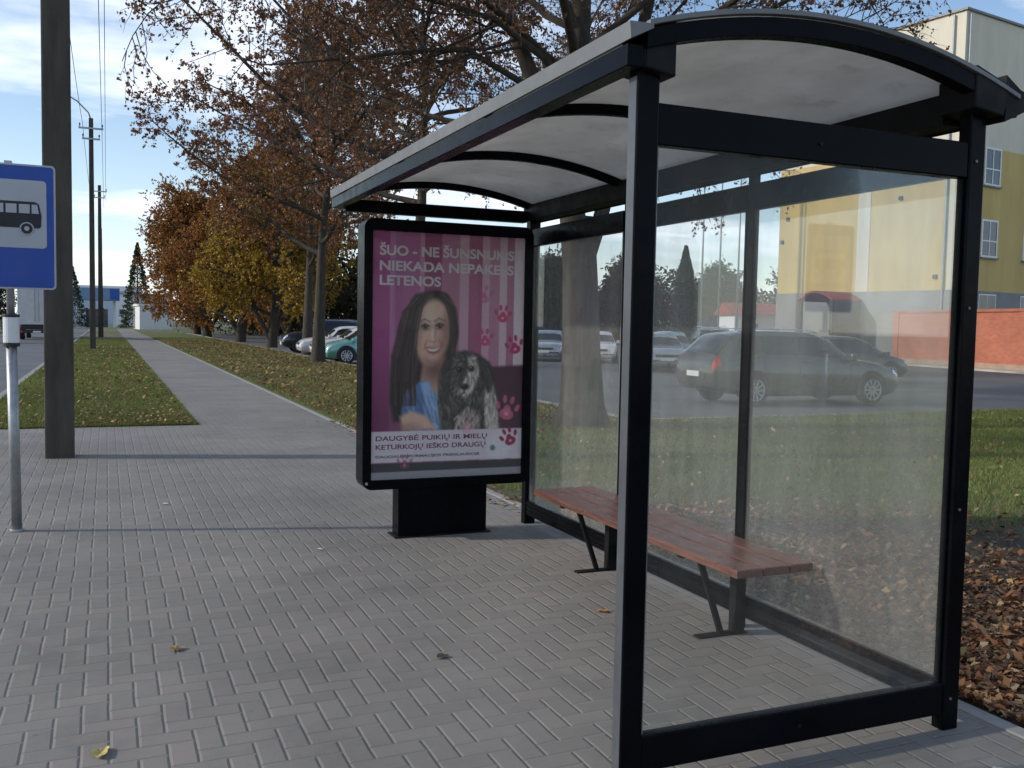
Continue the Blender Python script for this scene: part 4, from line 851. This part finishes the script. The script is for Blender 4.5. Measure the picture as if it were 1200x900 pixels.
def make_car(name,style,Lc,Wc,paintm,label,loc,rz,group,wins):
    st=STY[style]; hw=Wc/2; wr=.33 if style!='suv' else .36
    def sect(u):
        zl,zb,zr_,w=interp(st,u); w*=hw; g=max(zr_-zb,0); k=min(g/.45,1)
        wt=w*(.92-.20*k)
        return [(0,zl),(w*.82,zl),(w*.96,zl+.10),(w,zl+.5*(zb-zl)),(w*.985,zb-.10),(w*.94,zb),(wt+.004,zr_-.035-.02*k),(wt*.86,zr_),(wt*.45,zr_+.018),(0,zr_+.025)]
    def pt(u,v,off=0):
        s=sect(u); i=min(int(v),8); t=v-i; y=s[i][0]*(1-t)+s[i+1][0]*t; z=s[i][1]*(1-t)+s[i+1][1]*t
        return np.array(((u-.5)*Lc,y,z))
    def nrm(u,v):
        du=.004; a=pt(min(u+du,1),v)-pt(max(u-du,0),v); b=pt(u,min(v+.05,9))-pt(u,max(v-.05,0)); n=np.cross(a,b); n/=np.linalg.norm(n)+1e-9
        if n[1]<0 or (v>6.5 and n[2]<0): n=-n
        return n
    e=empty(name,loc,rz,label=label,cat='car',group=group)
    nu=72; us=np.concatenate([np.linspace(0,.05,9)[:-1],np.linspace(.05,.95,nu)[:-1],np.linspace(.95,1,9)])
    ring=[]; V=[]; F=[]
    for u in us:
        s=sect(u); full=s+[(-y,z) for y,z in s[-2:0:-1]]; V+= [((u-.5)*Lc,y,z) for y,z in full]
    n=len(full)
    for i in range(len(us)-1):
        for j in range(n): F.append((i*n+j,(i+1)*n+j,(i+1)*n+(j+1)%n,i*n+(j+1)%n))
    F.append(tuple(range(n))[::-1]); F.append(tuple((len(us)-1)*n+j for j in range(n)))
    bo=MB().add(V,F).build('body',paintm,e,smooth=True)
    def patch(nm,u0,u1,v0,v1,mat,off=.006,both=True,across=False,nuu=10,nvv=4,parent=None,slant=(0,0)):
        objs=[]
        for sgn in ((1,-1) if both else (1,)):
            V=[];F=[]
            if across:
                vs=np.linspace(v0,9,nvv+1); cols=[(v,1) for v in vs]+[(v,-1) for v in vs[-2::-1]]
            else: cols=[(v,sgn) for v in np.linspace(v0,v1,nvv+1)]
            for i in range(nuu+1):
                for j,(v,sg) in enumerate(cols):
                    fv=j/(len(cols)-1); u=u0+slant[0]*fv+(u1+slant[1]*fv-u0-slant[0]*fv)*i/nuu
                    p=pt(u,v)+nrm(u,v)*off; V.append((p[0],p[1]*sg,p[2]))
            m=len(cols)
            for i in range(nuu):
                for j in range(m-1): F.append((i*m+j,(i+1)*m+j,(i+1)*m+j+1,i*m+j+1))
            objs.append(MB().add(V,F).build(nm,mat,parent or e,smooth=True,fix=True))
            if across: break
        return objs
    w=wins
    patch('windscreen',w['ws'][0],w['ws'][1],6.15,9,M['carglass'],across=True,both=False)
    patch('rear_window',w['rw'][0],w['rw'][1],6.15,9,M['carglass'],across=True,both=False)
    for (a,b,sa,sb) in w['side']: patch('window',a,b,5.1,5.92,M['carglass'],slant=(sa,sb))
    patch('sill_trim',.16,.84,1.9,2.4,M['trim'],.004)
    hl=patch('headlight',.945,.99,4.05,5.3,M['head'],.008,nuu=6); tl=patch('tail_light',.003,.035,3.6,5.0,M['tail'],.008,nuu=6)
    xf,xr=(w['wx'][1]-.5)*Lc,(w['wx'][0]-.5)*Lc
    for x in (xf,xr):
        for s in (1,-1):
            a=MB(); yo=hw*1.0
            A=[(x+(wr+.06)*math.cos(t),wr+.02+(wr+.06)*math.sin(t)) for t in np.linspace(-.35,math.pi+.35,22)]
            a.prism(A,'y',s*(yo-.12),s*(yo+.002)); a.build('wheel_arch',M['trim'],e)
            wh=MB(); y0=s*(yo-.17); y1=s*(yo+.012)
            wh.tube([(x,y0,wr),(x,y0+s*.02,wr),(x,y1-s*.02,wr),(x,y1,wr)],[wr-.03,wr,wr,wr-.03],28); wo_=wh.build('wheel',M['rubber'],e)
            rm=MB(); rm.cyl((x,y1+s*.001-(0 if s>0 else .006),wr),wr*.68,.006,28,'y'); rm.build('rim',M['trim'],wo_)
            sp_=MB()
            for q in range(10):
                t=q*math.pi/5; sp_.bar((x,y1+s*.012,wr),(x+wr*.62*math.cos(t),y1+s*.012,wr+wr*.62*math.sin(t)),.035,.012,up=(0,1,0))
            sp_.tube([(x+wr*.64*math.cos(t),y1+s*.012,wr+wr*.64*math.sin(t)) for t in np.linspace(0,2*math.pi,25)],.02,6,cap=False)
            sp_.build('spokes',M['alloy'],wo_)
    for s in (1,-1):
        um=w['ws'][0]+(w['ws'][1]-w['ws'][0])*.72; p=pt(um,5.0); mb=MB(); mb.box(p[0]-.08,p[0]+.06,s*(p[1]+.02),s*(p[1]+.22),p[2]-.02,p[2]+.13); mb.build('mirror',paintm,e,bevel=.03)
    zf=interp(st,1)[0]; MB().box(Lc/2-.004,Lc/2+.012,-.26,.26,.42,.53).build('number_plate',M['plate'],e)
    MB().box(-Lc/2-.014,-Lc/2+.004,-.26,.26,.58,.69).build('number_plate',M['plate'],e)
    MB().box(Lc/2-.02,Lc/2+.006,-.45,.45,.56 if style!='suv' else .68,.66 if style!='suv' else .82).build('grille',M['trim'],e,bevel=.004)
    if style in('wagon','suv'):
        for s in (1,-1):
            pts=[]
            for u in np.linspace(.15,.56,9): p=pt(u,7.0); pts.append((p[0],s*p[1],p[2]+.05))
            MB().tube(pts,.014,6).build('roof_rail',M['alloy'],e)
    for (u0) in w['door']:
        mb=MB()
        for s in (1,-1):
            for v0,v1 in ((2.0,3.0),(3.0,4.0),(4.0,5.0)):
                a=pt(u0,v0)+nrm(u0,v0)*.002; b=pt(u0,v1)+nrm(u0,v1)*.002; a[1]*=s; b[1]*=s; mb.bar(a,b,.008,.006)
        mb.build('door_seam',M['trim'],e)
    for u in w['door'][1:]:
        mb=MB(); p=pt(u+.03,4.2)
        for s in (1,-1): mb.box(p[0]-.09,p[0]+.09,s*(p[1]-.0),s*(p[1]+.03),p[2]-.012,p[2]+.012)
        mb.build('door_handle',paintm,e)
    return e
WW={'wagon':dict(ws=(.605,.728),rw=(.022,.115),side=[(.11,.245,.03,.01),(.255,.425,.0,.0),(.435,.66,.0,-.06)],wx=(.20,.82),door=(.25,.43,.70)),
'suv':dict(ws=(.615,.712),rw=(.022,.09),side=[(.09,.245,.02,.01),(.255,.425,.0,.0),(.435,.66,.0,-.05)],wx=(.19,.81),door=(.25,.43,.69)),
'hatch':dict(ws=(.65,.79),rw=(.025,.135),side=[(.16,.42,.04,.0),(.43,.72,.0,-.08)],wx=(.18,.81),door=(.20,.43,.74)),
'sedan':dict(ws=(.625,.725),rw=(.18,.29),side=[(.26,.43,.06,.0),(.44,.67,.0,-.07)],wx=(.19,.81),door=(.22,.43,.68))}
G1='cars parked in the car park'
Zl=-.06
c_wag=make_car('parked_car','wagon',4.85,1.84,paint('dark_grey_paint',(.07,.073,.076)),'dark grey estate car parked side on behind the shelter glass, nearest the lawn',(14.35,17.45,Zl),R_(-4),G1,WW['wagon']); c_wag.scale=(1.02,1,1.07)
c_h=make_car('parked_car','hatch',4.35,1.80,paint('black_grey_paint',(.04,.043,.05)),'dark hatchback parked beyond the grey estate car, its nose showing to the right',(22.0,24.3,Zl),R_(-4),G1,WW['hatch'])
c_t=make_car('parked_car','hatch',4.2,1.78,paint('turquoise_paint',(.20,.45,.43)),'turquoise hatchback with pale green tinted nose parked beside the straight tree trunk',(10.05,37.7,Zl),R_(176),G1,WW['hatch'])
c_w=make_car('parked_car','sedan',4.5,1.8,paint('white_car_paint',(.62,.6,.6),0),'white saloon parked just left of the straight tree trunk',(10.55,41.9,Zl),R_(177),G1,WW['sedan'])
c_s=make_car('parked_car','suv',4.6,1.88,paint('dark_blue_paint',(.02,.028,.045)),'dark blue off-roader parked at the left end of the row by the trees',(10.7,50.5,Zl),R_(178),G1,WW['suv'])
dup(c_w,(10.6,45.4,Zl),R_(176),'white saloon parked right beside the dark blue off-roader')
c_v=make_car('parked_car','sedan',4.5,1.8,paint('silver_car_paint',(.42,.43,.44),.5),'silver saloon parked nose on directly behind the tail of the grey estate car',(20.2,32.5,Zl),R_(-112),G1,WW['sedan'])
dup(c_w,(21.3,39.6,Zl),R_(-118),'white saloon seen through the glass just right of the big tree trunk')
dup(c_v,(19.6,41.5,Zl),R_(-120),'silver saloon seen through the glass close to the big tree trunk')
dup(c_t,(24.3,38.0,Zl),R_(-116),'turquoise hatchback seen through the glass beside the near shelter post')
dup(c_s,(18.0,44.0,Zl),R_(-118),'dark blue off-roader partly hidden by the big tree trunk')
dup(c_s,(26.0,37.0,Zl),R_(-114),'dark blue off-roader behind the silver saloon, left of the thuja')

dup(c_w,(22.3,36.2,Zl),R_(-115),'white saloon between the silver one by the estate car and the turquoise hatchback')
dup(c_v,(17.7,46.8,Zl),R_(-118),'silver saloon farthest left of the cars seen through the glass')
dup(c_t,(23.6,45.5,Zl),R_(-116),'turquoise hatchback in the second row behind the big tree trunk')
dup(c_h,(22.6,30.4,Zl),R_(-114),'dark hatchback parked nose on, half hidden by the roof of the grey estate car')
# ------------------------------------------------------------ grass blades
def blades(name,n,reg,hmin,hmax,wd,label,cols,dens=None,seed=1):
    r=np.random.default_rng(seed); P=[]
    while sum(len(p) for p in P)<n:
        x,y=reg(r,n); P.append(np.stack([x,y],1))
    P=np.concatenate(P)[:n]; a=r.uniform(0,2*math.pi,n); dst=np.hypot(P[:,0],P[:,1]); sc=np.clip(dst/9,1,4.5)
    h=r.uniform(hmin,hmax,n)*np.clip(dst/14,1,1.5); w=wd*sc*r.uniform(.7,1.3,n)
    b=np.stack([P[:,0],P[:,1],np.full(n,-.006)],1); d=np.stack([np.cos(a),np.sin(a),np.zeros(n)],1); le=r.normal(size=(n,2))*.45*h[:,None]
    V=np.stack([b-d*w[:,None],b+d*w[:,None],b+np.stack([le[:,0],le[:,1],h],1)],1).reshape(-1,3)
    c=np.array(cols)[r.integers(0,len(cols),n)]*r.uniform(.7,1.3,(n,1)); pat=.5+.5*np.sin(P[:,0]*.9+1.3*np.sin(P[:,1]*.5))*np.sin(P[:,1]*.7+P[:,0]*.3)
    c=c*(.8+.4*pat[:,None])
    o=fast_mesh(name,V,np.arange(3*n).reshape(n,3),M['blade'],c,k=3); tag(o,label,'grass',None,'stuff')
GR=[(.16,.20,.045),(.20,.22,.055),(.23,.21,.07),(.13,.165,.04)]
def regA(r,n):  # behind shelter
    y=1+13*r.random(n)**.8; x=3.5+22*r.random(n)**.9; q=.6*x+.8*y+1.3*np.sin(x*1.3)*np.sin(y*1.1)
    k=(q>8.6)|(r.random(n)<.10); k&=(x<y*1.35+3); return x[k],y[k]
blades('grass',150000,regA,.03,.075,.0035,'short green grass on the lawn behind the shelter',GR,seed=2)
def regB(r,n): y=14+70*r.random(n)**2.0; x=3.45+4.8*r.random(n); return x,y
blades('grass',90000,regB,.03,.06,.004,'worn grass on the strip right of the path',[(.19,.18,.05),(.15,.17,.045),(.24,.20,.07)],seed=3)
def regC(r,n): y=15.02+60*r.random(n)**1.8; x=-1.85+3.12*r.random(n); return x,y
blades('grass',80000,regC,.03,.065,.004,'grass on the verge left of the path',[(.15,.19,.04),(.13,.17,.035),(.21,.19,.06)],seed=4)
# fallen leaves
def litter(name,n,reg,z,size,label,cols,seed):
    r=np.random.default_rng(seed); x,y=reg(r,n); n=len(x); P=np.stack([x,y,z+.012+r.random(n)*.02],1)
    a=r.uniform(0,2*math.pi,n); t1=r.normal(size=n)*.45; t2=r.normal(size=n)*.45
    A=np.stack([np.cos(a),np.sin(a),t1],1); Bv=np.stack([-np.sin(a),np.cos(a),t2],1); s=(size*r.uniform(.6,1.3,n)*np.clip(np.hypot(x,y)/14,1,2.2))[:,None]
    V=np.stack([P-Bv*s*.6,P+A*s*.35+np.array((0,0,.008)),P+Bv*s*.6,P-A*s*.35+np.array((0,0,.008))],1).reshape(-1,3); V[:,2]=np.maximum(V[:,2],z+.002)
    c=np.array(cols)[r.integers(0,len(cols),n)]*r.uniform(.55,1.35,(n,1))
    o=fast_mesh(name,V,np.arange(4*n).reshape(n,4),M['litter'],c); tag(o,label,'fallen leaves',None,'stuff')
LC=[(.29,.115,.045),(.21,.085,.038),(.34,.17,.07),(.13,.07,.042),(.20,.09,.045),(.36,.25,.14)]
def rA(r,n): 
    x=3.44+4.2*r.random(n)**1.5; y=-1+8.2*r.random(n); k=(.75*x+.35*y<5.9+.8*r.normal(size=n)); return x[k],y[k]
litter('fallen_leaves',38000,rA,0,.046,'deep drift of red brown leaves on the ground behind the shelter',LC,5)
def rB(r,n): x=3.5+13*r.random(n)**1.2; y=13.8*r.random(n); return x,y
litter('fallen_leaves',4500,rB,.02,.045,'leaves scattered on the grass behind the shelter',LC+[(.42,.30,.12)],6)
def rC(r,n): y=14.1+60*r.random(n)**2; x=3.45+4.8*r.random(n); return x,y
litter('fallen_leaves',6500,rC,.025,.045,'leaves scattered on the strip right of the path',LC+[(.34,.22,.07)],7)
def rD(r,n):
    y=15.1+45*r.random(n)**2; x=-1.8+3.0*r.random(n)**.7; return x,y
litter('fallen_leaves',2400,rD,.025,.042,'leaves scattered on the verge left of the path',[(.32,.17,.07),(.40,.30,.12),(.22,.10,.05)],8)
def rE(r,n): x=3.0+.5*r.random(n)**.5; y=7+8*r.random(n); return x,y
litter('fallen_leaves',260,rE,0,.05,'leaves blown along the paving edge beyond the shelter',LC,9)
# single leaves on the paving
def leaf(x,y,s,rz,col,label):
    r=random.Random(int(x*977+y*131)); pts=[]
    for i in range(14):
        t=2*math.pi*i/14; rr=s*(.5+.12*math.cos(3*t+r.random())+.05*r.random()); pts.append((rr*1.25*math.cos(t),rr*.8*math.sin(t)))
    V=[(0,0,.006)]+[(a,b,.004+.35*abs(b)+r.random()*.006) for a,b in pts]; n=len(pts)
    V+=[(v[0],v[1],v[2]+.0012) for v in V]; m=n+1
    F=[(0,1+i,1+(i+1)%n) for i in range(n)]+[(m,m+1+(i+1)%n,m+1+i) for i in range(n)]+[(1+i,m+1+i,m+1+(i+1)%n,1+(i+1)%n) for i in range(n)]
    o=MB().add(V,F).build('fallen_leaf',pbr('leaf_'+str(len(bpy.data.materials)),col,.7,var=.3,vs=30,bump=.2)); o.location=(x,y,0); o.rotation_euler=(0,0,rz)
    tag(o,label,'leaf','single leaves on the paving')
leaf(.30,4.76,.055,.4,(.42,.27,.10),'curled yellow brown leaf in the middle of the open paving')
leaf(-.03,3.69,.065,1.2,(.50,.40,.14),'pale yellow leaf lying nearest the lower left corner')
leaf(-.30+.75,8.6,.04,2.0,(.6,.55,.4),'tiny pale leaf on the paving between sign post and path')
leaf(1.36,6.55,.035,2.0,(.6,.56,.45),'tiny pale leaf on the paving in front of the poster case')
leaf(1.47,4.22,.05,.1,(.10,.07,.05),'dark withered leaf on the paving left of the near shelter post')
leaf(2.55,4.60,.05,2.5,(.36,.17,.06),'orange brown leaf on the paving in front of the bench')
leaf(3.0,2.4,.03,2.5,(.6,.55,.5),'tiny white scrap like leaf beside the foot of the right shelter post')
